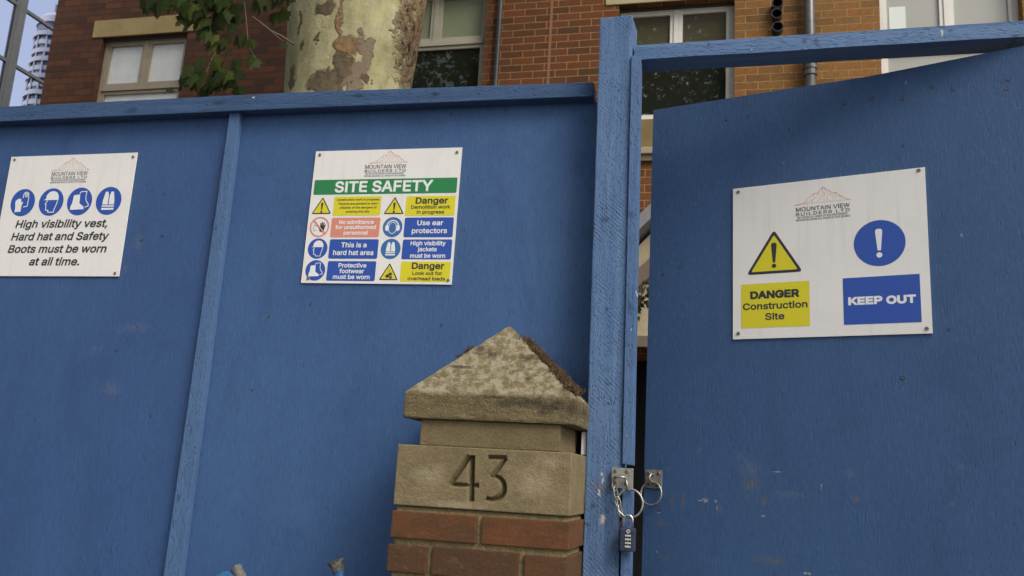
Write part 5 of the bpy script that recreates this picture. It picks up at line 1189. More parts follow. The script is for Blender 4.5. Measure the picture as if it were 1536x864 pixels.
def pic_vest(cx, cz, r):
    left = [(-.32, .66), (-.12, .66), (-.04, .40), (-.04, -.26), (-.46, -.26), (-.46, .0), (-.40, .30)]
    right = [(-x, z) for x, z in left]
    return [poly(left, cx, cz, r), poly(right, cx, cz, r), poly([(-.48, -.32), (.48, -.32), (.48, -.42), (-.48, -.42)], cx, cz, r), poly([(-.48, -.50), (.48, -.50), (.48, -.64), (-.48, -.64)], cx, cz, r)]
def pic_gloves(cx, cz, r):
    g1 = [(-.62, .02), (-.58, .18), (-.50, .18), (-.46, .28), (-.38, .26), (-.34, .32), (-.26, .28), (-.22, .24), (-.16, .26), (-.14, .06), (-.06, -.02), (-.02, .06), (.04, .02), (-.06, -.22), (-.04, -.66), (-.54, -.70), (-.56, -.30)]
    g2 = [(-.04, .34), (-.02, .58), (.06, .74), (.14, .66), (.20, .78), (.28, .68), (.36, .70), (.40, .50), (.44, .30), (.42, -.28), (.12, -.32)]
    lines = [[(.12, .40), (.12, .62)], [(.22, .40), (.22, .66)], [(.31, .40), (.32, .62)]]
    q = [poly(g1, cx, cz, r)] + stroke(g2, r * .06, cx, cz, r)
    for l in lines:
        q += stroke(l, r * .05, cx, cz, r)
    return q
def pic_ears(cx, cz, r):
    face = [(.40 * math.cos(a) , .56 * math.sin(a) - .08) for a in [2 * math.pi * k / 24 for k in range(24)]]
    band = [(.60 * math.cos(a), .62 * math.sin(a) + .04) for a in [math.pi * k / 14 for k in range(15)]]
    q = stroke(face, r * .06, cx, cz, r, True) + stroke(band, r * .11, cx, cz, r)
    for sg in (-1, 1):
        q.append(poly([(sg * .42, .20), (sg * .56, .22), (sg * .74, .12), (sg * .74, -.26), (sg * .56, -.40), (sg * .42, -.36)], cx, cz, r))
    return q
def pic(s, name, cx, cz, r, draw, blue='ink_blue', rx=None):
    ink('sign_disc', [circle(cx, cz, rx or r, r)], INK[blue], s, -.0044)
    strokes(name, draw(cx, cz, r), INK['ink_white'], s, -.0046)

def build_signs():
    # 1: protective clothing notice
    s = sign('clothing_notice', 'white notice with four blue discs in a row over black italic text', .4905, .415, (-2.3705 + .0006, 2.3845, 2.5682 - .0003), 0, 0, [(16, -11), (477, -15), (476, -405), (14, -402)])
    o = s
    logo(s, 174, 313, -55, -10, -72.3, 13, -84.2, 9, -91, -98, 5, 171, 319)
    for cx, fn, nm in ((79, pic_gloves, 'glove_pictogram'), (190.5, pic_hat, 'hard_hat_pictogram'), (300, pic_boots, 'boot_pictogram'), (410.5, pic_vest, 'vest_pictogram')):
        pic(s, nm, cx, -163.5, 47.5, fn)
    P = text_polys('High visibility vest,', 66, 420, -250.8, 25, .20) + text_polys('Hard hat and Safety', 58, 427, -293.8, 25, .20) + text_polys('Boots must be worn', 54, 429, -336, 25, .20) + text_polys('at all time.', 146, 337, -378.5, 25, .20)
    ink('lettering', P, INK['ink_black'], s, -.0045, .0011)
    # 2: site safety board
    s = sign('safety_board', 'white board with a green SITE SAFETY band above eight coloured hazard panels', .4715, .4165, (-1.2437, 2.3845, 2.5512), 0, R(.35), [(15, -11.6), (457, -15), (22, -403), (461, -404)])
    logo(s, 168.5, 300.5, -43.5, -4.5, -60.5, 12, -72.5, 9, -79, -86, 4.5, 181, 306)
    ink('header_band', [rect(7.5, 465, -141, -93.5, 4)], INK['ink_green'], s, -.0044)
    ink('header_lettering', text_polys('SITE SAFETY', 78, 388, -133, 32), INK['ink_white'], s, -.0046, .0016)
    yel, blu = [], []
    yel += [rect(79, 231.5, -208, -148, 3), rect(311, 463.5, -210.5, -149.5, 3), rect(313, 465, -409.5, -349.5, 3)]
    blu += [rect(312, 463.5, -276, -215.5, 5), rect(79.5, 236, -341.5, -281.5, 5), rect(312, 464, -342.5, -282.5, 5), rect(80.5, 235, -409, -349, 5)]
    for q in yel:
        ink('yellow_panel', [q], INK['ink_yellow'], s, -.0044)
    for q in blu:
        ink('blue_panel', [q], INK['ink_blue'], s, -.0044)
    ink('salmon_panel', [rect(78, 234.5, -275.5, -214.5, 5)], INK['ink_salmon'], s, -.0044)
    T = text_polys
    ink('black_lettering', T('Danger', 340.5, 440, -172.5, 18), INK['ink_black'], s, -.0046, .0010)
    ink('black_lettering', T('Danger', 346.5, 444.5, -371, 18), INK['ink_black'], s, -.0046, .0010)
    ink('black_lettering', T('Demolition work', 328, 449, -188.5, 10) + T('in progress', 347, 432, -204, 10) + T('Look out for', 350, 440.5, -389, 10) + T('overhead loads', 337, 451, -405, 10), INK['ink_black'], s, -.0046, .00045)
    ink('small_lettering', T('Construction work in progress.', 88, 227, -161, 6.4) + T('Parents are advised to warn', 95, 222.5, -173.8, 6.4) + T('children of the dangers of', 99.5, 218.5, -186, 6.4) + T('entering this site', 121, 197, -198.7, 6.4), INK['ink_black'], s, -.0046, .00025)
    W = T('No admittance', 102.5, 214.5, -234, 11.5) + T('for unauthorised', 93.5, 223, -249.8, 11.5) + T('personnel', 121, 198, -267, 11.5)
    W += T('Use ear', 351.5, 431, -239.2, 14.5) + T('protectors', 337, 445.5, -263.2, 14.5) + T('This is a', 118, 199, -306.4, 14.5) + T('hard hat area', 94, 223, -330, 14.5)
    W += T('High visibility', 336.5, 444, -300, 12) + T('jackets', 362, 418.5, -318, 12) + T('must be worn', 338.5, 446, -337.4, 12)
    W += T('Protective', 115.5, 204.5, -368, 12.5) + T('footwear', 121.5, 198.5, -385.4, 12.5) + T('must be worn', 101.5, 219, -403, 12.5)
    ink('white_lettering', W, INK['ink_white'], s, -.0046, .0005)
    # pictograms
    for (a, b, zb, zt) in ((8.6, 73.5, -202.2, -147.7), (242.5, 307.6, -204.2, -149.7), (247.4, 307.8, -405.5, -353.4)):
        triangle(s, a, b, zb, zt, 3.4)
    cx = 41.0
    ex = [poly(EXCL, 41, -185, 25, 1.15), circle(41, -195.2, 3.4), poly(EXCL, 275, -187, 25, 1.15), circle(275, -197.2, 3.4)]
    ink('exclamation_mark', ex, INK['ink_black'], s, -.0048)
    loads = stroke([(277, -372), (279, -383)], 1.3) + [poly(p, 277, -391, 9) for p in ([(-1.2, -.2), (-.2, .5), (.5, -.3), (-.5, -1.0)], [(-.1, .6), (.9, 1.0), (1.3, .1), (.5, -.2)], [(.3, -.5), (1.0, -.2), (1.3, -1.0), (.5, -1.2)])]
    strokes('falling_load_pictogram', loads, INK['ink_black'], s, -.0048)
    pic(s, 'hard_hat_pictogram', 42, -310.4, 31.5, pic_hat, rx=32)
    pic(s, 'boot_pictogram', 42.2, -377.7, 31.5, pic_boots, rx=32)
    pic(s, 'ear_defender_pictogram', 275.6, -244.6, 31, pic_ears, 'ink_light_blue')
    pic(s, 'vest_pictogram', 276, -311.3, 31, pic_vest, 'ink_light_blue')
    # no entry disc: open hand behind a bar
    ink('prohibition_ring', [[circle(40, -243, 32), circle(40, -243, 27)[::-1]]], INK['ink_salmon'], s, -.0044)
    hand = [(-.16, -.52), (-.30, -.10), (-.44, .16), (-.34, .22), (-.16, .02), (-.18, .50), (-.06, .52), (-.02, .16), (.02, .62), (.14, .62), (.14, .16), (.24, .56), (.34, .52), (.28, .12), (.42, .36), (.50, .30), (.38, -.16), (.26, -.52)]
    strokes('hand_pictogram', [poly(hand, 47, -244, 27)], INK['ink_black'], s, -.0046)
    strokes('hand_sketch', stroke([(-.55, -.3), (-.75, 0), (-.6, .35), (-.3, .2)], 1.0, 40, -246, 27) + stroke([(-.75, -.35), (-.3, -.3)], 1.0, 40, -246, 27), INK['ink_grey'], s, -.0046)
    strokes('prohibition_bar', stroke([(-.68, .68), (.68, -.68)], 4.6, 40, -243, 29), INK['ink_salmon'], s, -.0048)
    # 3: danger and keep out board on the gate
    n = Vector((math.sin(GA), math.cos(GA), 0))
    p = Vector((0.0081, 2.5084, 2.4453)) + n * .0038
    s = sign('danger_board', 'white board on the open gate with a yellow triangle and a blue KEEP OUT panel', .5015, .4365, p, -GA, R(-.25), [(15.6, -11.5), (487, -7), (15.3, -420.4), (489, -424)])
    logo(s, 174.5, 315, -68, -23, -87.3, 11.5, -99.3, 8.5, -107, -114.2, 5, 170.6, 318.7)
    triangle(s, 38.5, 190.5, -256.8, -132.5, 7.5)
    ink('exclamation_mark', [poly(EXCL, 114.2, -215, 62, .95), circle(114, -235.5, 6.2)], INK['ink_black'], s, -.0048)
    ink('sign_disc', [circle(385.5, -193.6, 63.2, 62)], INK['ink_blue'], s, -.0044)
    ink('exclamation_mark', [poly(EXCL, 384.7, -202, 64, 1.05), circle(384.6, -226, 7.2)], INK['ink_white'], s, -.0046)
    ink('yellow_panel', [rect(23.4, 206.8, -406.4, -283.5)], INK['ink_yellow'], s, -.0044)
    ink('blue_panel', [rect(292.5, 478, -407.2, -282.6)], INK['ink_blue'], s, -.0044)
    ink('black_lettering', text_polys('DANGER', 49, 178, -324.3, 18.5), INK['ink_black'], s, -.0046, .0019)
    ink('black_lettering', text_polys('Construction', 28.5, 201.5, -355.2, 17.5) + text_polys('Site', 89.5, 140, -385.2, 17.5), INK['ink_black'], s, -.0046, .0008)
    ink('white_lettering', text_polys('KEEP', 305, 386.5, -354.2, 18) + text_polys('OUT', 398.5, 465.5, -355.3, 18), INK['ink_white'], s, -.0046, .0018)
build_signs()

# ------------------------------------------------------------------ stone and brick gate pillar
def build_pillar():
    p = thing('gate_pillar', 'brick gate pillar with pyramid stone cap and the number 43 cut in its stone block', 'gate pillar', (-0.5655, 2.22, 0))
    F, D = 2.07, .305
    def stone(name, a, b, seed, cap=False):
        m = M(name, rough=0.92, spec=0.15)
        c = m.mix(m.rng(m.noise(9, m.vscale((1, 1, 1), off=(seed, 0, 0)), 6, 0.65), 0.32, 0.68), a, b)
        c = m.mix(m.rng(m.noise(45, m.vscale((1, 1, 1), off=(0, seed, 0)), 5, 0.75), 0.5, 0.72, 0, 0.55), c, (0.16, 0.125, 0.065))
        c = m.mix(m.rng(m.noise(150, None, 5, 0.8), 0.49, 0.70, 0, 0.42), c, (0.085, 0.066, 0.032))
        c = m.mix(m.rng(m.noise(20, m.vscale((1, 1, 1), off=(2, seed, 0)), 6, 0.7), 0.46, 0.70, 0, 0.55), c, (0.115, 0.09, 0.042))
        c = m.mix(m.rng(m.noise(170, m.vscale((1, 1, 1), off=(seed, 3, 1)), 4, 0.75), 0.56, 0.72, 0, 0.6), c, (0.36, 0.30, 0.18))
        if cap:
            zz = m.n('SeparateXYZ', {0: m.co()}).outputs[2]
            lich = m.math('MULTIPLY', m.rng(m.noise(48, None, 5, 0.7), 0.44, 0.58), m.rng(zz, 1.785, 1.80))
            c = m.mix(m.math('MULTIPLY', lich, 0.8), c, m.mix(m.noise(90, None, 4), (0.40, 0.365, 0.260), (0.29, 0.258, 0.165)))
            dots = m.rng(m.n('TexVoronoi', {'Vector': m.co(), 'Scale': 75.0}).outputs['Distance'], 0.16, 0.10)
            c = m.mix(m.math('MULTIPLY', dots, m.rng(m.noise(16), 0.5, 0.6)), c, (0.40, 0.38, 0.29))
            # black algae crust along the arris of the eave and a few spots on the slope
            crust = m.ellipses([(-.46, 1.777, .12, .018), (-.40, 1.772, .06, .026), (-.36, 1.765, .03, .03), (-.54, 1.786, .05, .008)], 0.8, 36, 0.8, detail=7)
            c = m.mix(m.math('MULTIPLY', crust, 0.8), c, (0.05, 0.042, 0.028))
            spots = m.ellipses([(-.585, 1.905, .030, .012), (-.475, 1.838, .010, .006), (-.62, 1.915, .02, .02), (-.49, 1.895, .03, .012), (-.65, 1.865, .05, .006)], 0.6, 60, 0.7)
            c = m.mix(m.math('MULTIPLY', spots, 0.8), c, (0.055, 0.042, 0.028))
        else:
            c = m.mix(m.ellipses([(-.70, 1.60, .05, .03), (-.45, 1.59, .06, .04), (-.62, 1.53, .08, .012), (-.40, 1.64, .04, .02)], 0.8, 18, 1.0), c, (0.28, 0.232, 0.140))
        h = m.math('ADD', m.math('MULTIPLY', m.noise(60, None, 6, 0.75), 1.0), m.math('MULTIPLY', m.noise(320, None, 3), 0.4))
        return m.set(c, None, m.bump(h, 1.0 if cap else 0.8, 0.008 if cap else 0.005))
    S1, S2 = (0.205, 0.164, 0.088), (0.150, 0.119, 0.062)
    capm = stone('cap_stone', S1, S2, 4.0, True)
    blkm = stone('block_stone', (0.235, 0.188, 0.106), (0.180, 0.142, 0.076), 9.0)
    # pyramid cap
    bm = bmesh.new()
    x0, x1, y0, y1, zb, ze, za = -.7745, -.348, F, F + .30, 1.729, 1.7925, 1.991
    lo = [bm.verts.new(q) for q in ((x0, y0, zb), (x1, y0, zb), (x1, y1, zb), (x0, y1, zb))]
    up = [bm.verts.new(q) for q in ((x0, y0, ze), (x1, y0, ze), (x1, y1, ze), (x0, y1, ze))]
    ap = bm.verts.new((-.5605, F + .165, za))
    bm.faces.new(lo[::-1])
    for k in range(4):
        bm.faces.new((lo[k], lo[(k + 1) % 4], up[(k + 1) % 4], up[k]))
        bm.faces.new((up[k], up[(k + 1) % 4], ap))
    bmesh.ops.recalc_face_normals(bm, faces=bm.faces)
    bmesh.ops.bevel(bm, geom=list(bm.edges), offset=.005, segments=2, profile=.6, affect='EDGES')
    bmesh.ops.triangulate(bm, faces=bm.faces)
    for _ in range(5):
        bmesh.ops.subdivide_edges(bm, edges=[e for e in bm.edges if e.calc_length() > .012], cuts=1)
        bmesh.ops.triangulate(bm, faces=bm.faces)
    rough_up(bm, .0016, 45, 1.0)
    rough_up(bm, .0010, 140, 6.0)
    cap = part('cap_stone', bm, capm, p, smooth=True)
    # neck course
    bm = bmesh.new()
    box(bm, -.7295, -.3835, F + .012, F + .27, 1.6655, 1.7285)
    bevel(bm, .003)
    part('neck_stone', bm, stone('neck_stone', (0.19, 0.150, 0.080), (0.145, 0.115, 0.060), 2.0), p)
    # number block with the figures cut V-shaped into it
    bm = bmesh.new()
    box(bm, -.7805, -.3515, F, F + D, 1.5215, 1.6650)
    bevel(bm, .004, 3)
    blk = part('number_block', bm, blkm, None)
    def groove(pts, w, d, ends=(1, 1)):
        g = bmesh.new()
        P = [Vector((x, z)) for x, z in pts]
        rings = []
        for i, q in enumerate(P):
            t = (P[min(i + 1, len(P) - 1)] - P[max(i - 1, 0)]).normalized()
            ww = w[i] if isinstance(w, (list, tuple)) else w
            nn = Vector((-t.y, t.x)) * ww * .62
            rings.append([g.verts.new(v) for v in ((q.x + nn.x, F - .0025, q.y + nn.y), (q.x - nn.x, F - .0025, q.y - nn.y), (q.x, F + d * (ww / .011), q.y))])
        for A, B in zip(rings[:-1], rings[1:]):
            for k in range(3):
                g.faces.new((A[k], A[(k + 1) % 3], B[(k + 1) % 3], B[k]))
        g.faces.new(rings[0]); g.faces.new(rings[-1][::-1])
        bmesh.ops.recalc_face_normals(g, faces=g.faces)
        me = bpy.data.meshes.new('groove'); g.to_mesh(me); g.free()
        o = bpy.data.objects.new('groove', me)
        COL.objects.link(o)
        return o
    bowl = [(-.5385 + .0285 * math.cos(a), 1.5755 + .0285 * math.sin(a)) for a in [R(62 - 180 * k / 14) for k in range(15)]]
    cuts = [groove([(-.593, 1.6475), (-.591, 1.600), (-.588, 1.541)], .0175, .0150),
            groove([(-.597, 1.646), (-.620, 1.610), (-.6405, 1.5775)], .0150, .0135),
            groove([(-.643, 1.5765), (-.605, 1.5765), (-.569, 1.5780)], .0130, .0120),
            groove([(-.552, 1.6440), (-.530, 1.6445), (-.5065, 1.6450)], .0135, .0120),
            groove([(-.5085, 1.6460), (-.524, 1.622), (-.5405, 1.5985)], .0130, .0120),
            groove([(-.5435, 1.6000), (-.533, 1.6025)] + bowl[1:], [.0105, .012] + [.0130 + .0040 * math.sin(math.pi * k / 14) for k in range(1, 15)], .0130)]
    for c in cuts:
        md = blk.modifiers.new('cut', 'BOOLEAN')
        md.operation, md.solver, md.object = 'DIFFERENCE', 'EXACT', c
    bpy.context.view_layer.update()
    me = bpy.data.meshes.new_from_object(blk.evaluated_get(bpy.context.evaluated_depsgraph_get()))
    bpy.data.objects.remove(blk)
    for c in cuts:
        bpy.data.objects.remove(c)
    me.materials.clear()
    part('number_block', me, blkm, p)
    # brick shaft: real bricks over recessed mortar
    brm = M('pillar_brick', rough=0.88, spec=0.2)
    rnd_ = brm.n('NewGeometry').outputs['Random Per Island']
    c = brm.ramp(rnd_, [(0.0, (0.072, 0.036, 0.019)), (0.4, (0.095, 0.046, 0.022)), (0.75, (0.135, 0.052, 0.020)), (1.0, (0.078, 0.042, 0.023))])
    c = brm.mix(brm.rng(brm.noise(18, None, 6, 0.7), 0.42, 0.72, 0, 0.75), c, (0.056, 0.037, 0.023))
    c = brm.mix(brm.rng(brm.noise(80, brm.vscale((1, 1, 2)), 5, 0.75), 0.60, 0.78, 0, 0.5), c, (0.19, 0.12, 0.06))
    c = brm.mix(brm.rng(brm.noise(1.0, brm.vscale((30, 30, 110)), 5, 0.75), 0.52, 0.70, 0, 0.5), c, (0.050, 0.030, 0.018))
    c = brm.mix(brm.rng(brm.noise(24, brm.vscale((1, 1, 2.5), off=(4, 0, 1)), 6, 0.75), 0.56, 0.70, 0, 0.55), c, (0.15, 0.105, 0.06))
    c = brm.mix(brm.rng(brm.noise(210, None, 3), 0.62, 0.8, 0, 0.4), c, (0.07, 0.05, 0.035))
    brm = brm.set(c, None, brm.bump(brm.noise(120, None, 6, 0.7), 0.55, 0.004))
    mm = M('pillar_mortar', rough=0.95)
    mm = mm.set(mm.mix(mm.rng(mm.noise(60, None, 6, 0.75), 0.35, 0.7), (0.24, 0.185, 0.085), (0.13, 0.10, 0.045)), None, mm.bump(mm.noise(130, None, 6), 0.9, 0.006))
    rnd = random.Random(2)
    bm = bmesh.new()
    z = 1.5095
    row = 0
    while z > .05:
        zt, zl = z, z - .0635
        sp = [(-.7815, -.5705), (-.5585, -.3515)] if row % 2 == 0 else [(-.7845, -.6855), (-.6735, -.4650), (-.4530, -.3525)]
        for (a, b) in sp:
            t = bmesh.new()
            j = [rnd.uniform(-.0012, .0012) for _ in range(4)]
            box(t, a + j[0], b + j[1], F + j[2] * 1.5, F + D - .004, zl, zt + j[3])
            bevel(t, .003, 2)
            me = bpy.data.meshes.new('b'); t.to_mesh(me); t.free()
            bm.from_mesh(me)
            bpy.data.meshes.remove(me)
        z -= .0775
        row += 1
    part('brickwork', bm, brm, p)
    bm = bmesh.new()
    box(bm, -.7735, -.3605, F + .009, F + D - .008, 0.0, 1.5205)
    bmesh.ops.subdivide_edges(bm, edges=list(bm.edges), cuts=40, use_grid_fill=True)
    rough_up(bm, .0025, 60, 3.0)
    part('mortar', bm, mm, p, smooth=True)
    # moss on the far slopes: little tufts of fine blades
    bm = bmesh.new()
    rnd = random.Random(5)
    A, E = Vector((-.5605, F + .165, 1.991)), Vector((-.348, F, 1.7925))
    def tuft(q, n, hgt, spread):
        for _ in range(n):
            b = q + Vector((rnd.gauss(0, spread), rnd.gauss(0, spread), rnd.gauss(0, spread * .5)))
            d = Vector((rnd.gauss(.35, .45), rnd.gauss(0, .4), rnd.uniform(.5, 1.1))).normalized() * hgt * rnd.uniform(.4, 1.2)
            s = d.orthogonal().normalized() * hgt * .13
            bm.faces.new([bm.verts.new(v) for v in (b - s, b + s, b + d)])
    for k in range(150):
        f = rnd.uniform(.20, .97)
        q = A.lerp(E, f) + Vector((.012, .022, .003)) * rnd.uniform(.15, 1.0)
        tuft(q, 24, .009 + .008 * max(0, f - .6), .0055)
    for k in range(6):
        q = Vector((-.375, F + .03, 1.815)) + Vector((rnd.gauss(0, .014), rnd.gauss(0, .01), rnd.gauss(0, .009)))
        tuft(q, 30, .014, .005)
    for k in range(16):
        q = A.lerp(Vector((-.7745, F, 1.7925)), rnd.uniform(.36, .50)) + Vector((-.004, .012, 0.0))
        tuft(q, 24, .008, .004)
    ms = M('moss', rough=0.95)
    rr = ms.n('NewGeometry').outputs['Random Per Island']
    ms = ms.set(ms.ramp(rr, [(0, (0.022, 0.012, 0.006)), (0.4, (0.055, 0.030, 0.012)), (0.8, (0.10, 0.055, 0.020)), (1, (0.13, 0.10, 0.035))]))
    part('moss', bm, ms, cap)
build_pillar()

# ------------------------------------------------------------------ ironmongery on the gate
def arc(cx, cy, cz, r, n=36, rz=None, tilt=0.0):
    return [(cx + r * math.cos(2 * math.pi * k / n), cy + tilt * math.sin(2 * math.pi * k / n), cz + (rz or r) * math.sin(2 * math.pi * k / n)) for k in range(n)]

def plate(name, label, loc, rotz, w, h, screws):
    t = thing(name, label, 'latch plate', loc, rotz, 'latch plates with hanging rings')
    bm = bmesh.new()
    box(bm, 0, w, -.0035, -.0004, -h, 0)
    bevel(bm, .0012)
    part('back_plate', bm, galv, t, world=False)
    for (x, z) in screws:
        bm = bmesh.new()
        tube(bm, [(x, -.0034, z), (x, -.0046, z)], [.0058, .0046], 14)
        s = part('screw', bm, plain('rusty_screw', (0.20, 0.16, 0.11), 0.5, 0.6), t, world=False)
        bm = bmesh.new()
        box(bm, x - .0028, x + .0028, -.0049, -.0047, z - .0005, z + .0005)
        box(bm, x - .0005, x + .0005, -.00495, -.00475, z - .0028, z + .0028)
        part('slot', bm, hole_m, s, world=False)
    return t

def build_ironmongery():
    zinc = M('dull_zinc', rough=0.36, metal=0.7)
    zinc = zinc.set(zinc.mix(zinc.rng(zinc.noise(120, None, 4), 0.35, 0.7), (0.36, 0.35, 0.31), (0.22, 0.205, 0.175)))
    # plate on the post, ring hung from its staple
    t = plate('post_latch', 'square steel latch plate on the post with staple and large hanging ring', (-.2835, 2.2715, 1.640), 0, .0540, .050, [(.0085, -.009), (.0375, -.009), (.0095, -.036), (.0375, -.038)])
    bm = bmesh.new()
    box(bm, .004, .050, -.0003, .0082, -.046, -.004)
    part('packing', bm, galv, t, world=False)
    bm = bmesh.new()
    tube(bm, [(.009, -.004, -.024), (.009, -.014, -.0235), (.012, -.020, -.023), (.022, -.0215, -.0225), (.032, -.020, -.0225), (.036, -.014, -.0235), (.040, -.004, -.042)], .0030, 10)
    tube(bm, [(.036, -.014, -.0235), (.040, -.017, -.038), (.044, -.017, -.052), (.046, -.012, -.056)], .0032, 10)
    part('staple', bm, zinc, t, world=False, smooth=True)
    bm = bmesh.new()
    tube(bm, arc(.0485, -.014, -.0845, .0315, 44, .0340, .003), .0027, 10, closed=True)
    part('ring', bm, zinc, t, world=False, smooth=True)
    # plate on the gate edge
    t = plate('gate_latch', 'steel latch plate on the gate edge with eye and small hanging ring', (GX + .0044 * math.cos(GA), GY - .0044 * math.sin(GA), 1.6445), -GA, .0495, .0505, [(.0095, -.0095), (.0385, -.0100), (.011, -.039), (.036, -.041)])
    bm = bmesh.new()
    tube(bm, [(.024, -.003, -.012), (.021, -.012, -.012), (.0185, -.018, -.019), (.0185, -.018, -.027), (.022, -.013, -.033), (.027, -.004, -.034)], .0032, 10)
    part('eye', bm, zinc, t, world=False, smooth=True)
    bm = bmesh.new()
    tube(bm, arc(.0225, -.013, -.0645, .0300, 44, .0315, .004), .0027, 10, closed=True)
    part('ring', bm, zinc, t, world=False, smooth=True)
    # short chain hanging from the staple to the lock
    c = thing('short_chain', 'short length of small steel chain hanging from the post staple', 'chain', (-.2735, 2.255, 1.612))
    P = [(-.2745, 2.2555, 1.612), (-.2725, 2.2565, 1.588), (-.2670, 2.2560, 1.566), (-.2605, 2.2555, 1.546)]
    for i in range(4):
        a = Vector(P[i])
        b = Vector(P[i + 1]) if i < 3 else Vector((-.2555, 2.2545, 1.526))
        ax = (b - a)
        L = ax.length * .72
        d = ax.normalized()
        sd = d.cross(Vector((0, 1, 0))).normalized() if i % 2 == 0 else (Vector((0, 1, 0)) * .8 + d.cross(Vector((0, 1, 0))) * .6).normalized()
        mid = (a + b) / 2
        bm = bmesh.new()
        pts = []
        for k in range(16):
            an = 2 * math.pi * k / 16
            pts.append(mid + d * math.cos(an) * L * .98 + sd * math.sin(an) * .0062)
        tube(bm, pts, .0016, 8, closed=True)
        part('link', bm, zinc, c, smooth=True)
    # combination padlock
    lock = thing('combination_padlock', 'dark navy combination padlock with four dials hanging from the ring', 'padlock', (-.2365, 2.252, 1.44))
    body = M('lock_body', rough=0.45)
    body = body.set(body.mix(body.rng(body.noise(150, None, 5, 0.7), 0.55, 0.8), (0.022, 0.032, 0.062), (0.10, 0.105, 0.115)))
    bm = bmesh.new()
    box(bm, -.2555, -.2180, 2.240, 2.262, 1.4425, 1.4975)
    bevel(bm, .0035, 3)
    b = part('body', bm, body, lock)
    bm = bmesh.new()
    box(bm, -.2550, -.2185, 2.2392, 2.2400, 1.4865, 1.4872)
    part('seam', bm, hole_m, b)
    steel = M('shackle_steel', (0.62, 0.61, 0.58), 0.22, 1.0).m
    bm = bmesh.new()
    sh = [(-.2482, 2.251, 1.4965), (-.2482, 2.251, 1.513)] + [(-.2372 + .011 * math.cos(a), 2.251, 1.515 + .0125 * math.sin(a)) for a in [math.pi - math.pi * k / 12 for k in range(13)]] + [(-.2262, 2.251, 1.513), (-.2262, 2.251, 1.4965)]
    tube(bm, sh, .0028, 12)
    part('shackle', bm, steel, lock, smooth=True)
    wm = plain('dial_white', (0.62, 0.62, 0.60), 0.5)
    bm = bmesh.new()
    tube(bm, arc(-.2350, 2.2393, 1.4895, .0040, 20), .0007, 6, closed=True)
    tube(bm, [(-.2362, 2.2393, 1.4880), (-.2340, 2.2393, 1.4905)], .0007, 6)
    part('emblem', bm, wm, lock)
    for k in range(4):
        z = 1.4795 - .0085 * k
        bm = bmesh.new()
        tube(bm, [(-.2418, 2.2415, z), (-.2282, 2.2415, z)], .0036, 14)
        d = part('dial', bm, plain('dial_black', (0.02, 0.022, 0.03), 0.4), lock)
        bm = bmesh.new()
        for x in (-.2405, -.2295):
            box(bm, x - .0010, x + .0010, 2.2372, 2.2378, z - .0022, z + .0022)
        box(bm, -.2392, -.2308, 2.2371, 2.2377, z - .0007, z + .0007)
        for x in (-.2365, -.2335):
            box(bm, x - .0006, x + .0006, 2.2370, 2.2376, z - .0028, z + .0028)
        part('dial_mark', bm, wm, d)
    # loose wire looped through the shackle
    w = thing('loose_wire', 'thin bent wire dangling beside the padlock', 'wire', (-.258, 2.256, 1.45))
    bm = bmesh.new()
    tube(bm, [(-.2505, 2.256, 1.517), (-.2560, 2.254, 1.508), (-.2585, 2.256, 1.490), (-.2590, 2.257, 1.474), (-.2630, 2.258, 1.464), (-.2650, 2.259, 1.456), (-.2630, 2.259, 1.452), (-.2610, 2.258, 1.4505)], .0007, 6)
    part('strand', bm, zinc, w, smooth=True)
build_ironmongery()

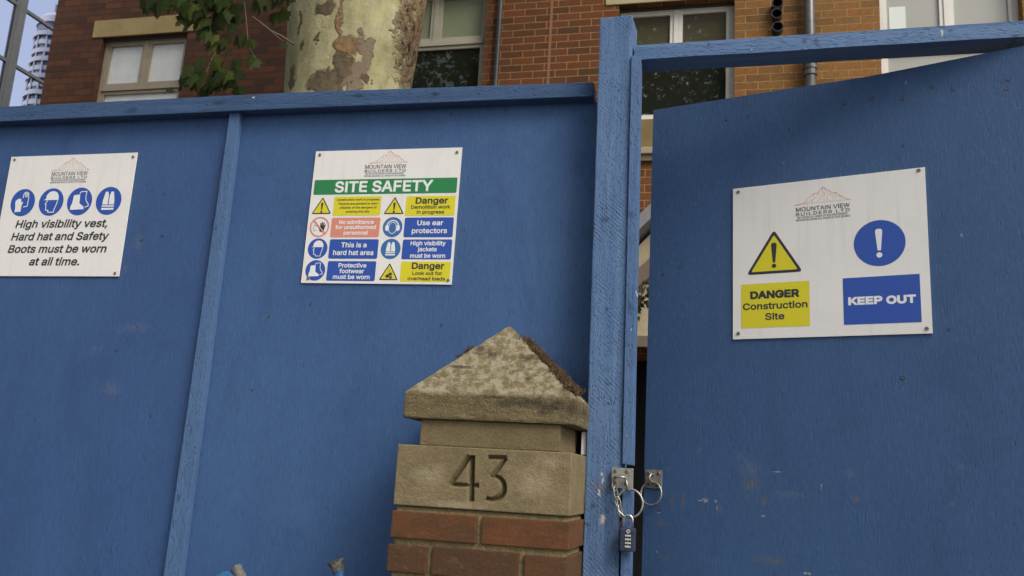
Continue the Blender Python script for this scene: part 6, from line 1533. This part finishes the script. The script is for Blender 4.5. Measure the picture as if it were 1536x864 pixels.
# ------------------------------------------------------------------ two blue tubes wrapped in tape, only their tops in view
def build_tubes():
    blue = M('bright_blue_plastic', rough=0.4)
    blue = blue.set(blue.mix(blue.rng(blue.noise(60, None, 4), 0.4, 0.75), (0.018, 0.090, 0.215), (0.045, 0.13, 0.25)))
    tape = M('grey_tape', rough=0.6)
    tape = tape.set(tape.mix(tape.rng(tape.noise(160, None, 5, 0.7), 0.35, 0.65), (0.15, 0.138, 0.122), (0.065, 0.06, 0.055)), None, tape.bump(tape.noise(180, None, 4), 0.8, 0.003))
    def wrap(bm, p0, p1, r0, r1, seed):
        """crumpled cone of tape round a tube end"""
        p0, p1 = Vector(p0), Vector(p1)
        d = (p1 - p0).normalized(); u = d.orthogonal().normalized(); v = d.cross(u)
        rings = []
        for i in range(7):
            f = i / 6
            rg = []
            for k in range(22):
                a = 2 * math.pi * k / 22
                w = 1 + .22 * noise.noise(Vector((math.cos(a) * 1.8 + seed, math.sin(a) * 1.8, f * 3))) * (0.3 + f)
                e = (.004 * noise.noise(Vector((a * 2, seed, 5)))) if i == 6 else 0
                rg.append(bm.verts.new(p0.lerp(p1, f) + (u * math.cos(a) + v * math.sin(a)) * (r0 + (r1 - r0) * f) * w + d * e))
            rings.append(rg)
        for A, B in zip(rings[:-1], rings[1:]):
            for k in range(22):
                bm.faces.new((A[k], A[(k + 1) % 22], B[(k + 1) % 22], B[k]))
        bm.faces.new(rings[-1])
    t = thing('bent_blue_tube', 'bent blue tube end with torn grey tape, nearest the batten at the bottom', 'tube', (-1.27, 2.2, 0), 0, 'blue taped tubes')
    bm = bmesh.new()
    tube(bm, [(-1.315, 2.2, 0.0), (-1.315, 2.2, 1.0), (-1.318, 2.2, 1.225), (-1.300, 2.2, 1.275), (-1.280, 2.2, 1.298), (-1.258, 2.2, 1.3035), (-1.238, 2.2, 1.292), (-1.225, 2.205, 1.270)], .0225, 18)
    part('pipe', bm, blue, t, smooth=True)
    bm = bmesh.new()
    wrap(bm, (-1.226, 2.195, 1.300), (-1.247, 2.195, 1.335), .017, .013, 1.0)
    part('tape', bm, tape, t)
    t = thing('straight_blue_tube', 'straight blue tube with crumpled grey tape flaring at its end, beside the pillar', 'tube', (-0.93, 2.2, 0), 0, 'blue taped tubes')
    bm = bmesh.new()
    tube(bm, [(-.86, 2.21, 0.0), (-.915, 2.2, 0.95), (-.946, 2.2, 1.300), (-.9615, 2.2, 1.350)], .0135, 16)
    part('pipe', bm, blue, t, smooth=True)
    bm = bmesh.new()
    wrap(bm, (-.9595, 2.2, 1.343), (-.9715, 2.2, 1.3690), .0145, .0200, 4.0)
    part('tape', bm, tape, t)
build_tubes()
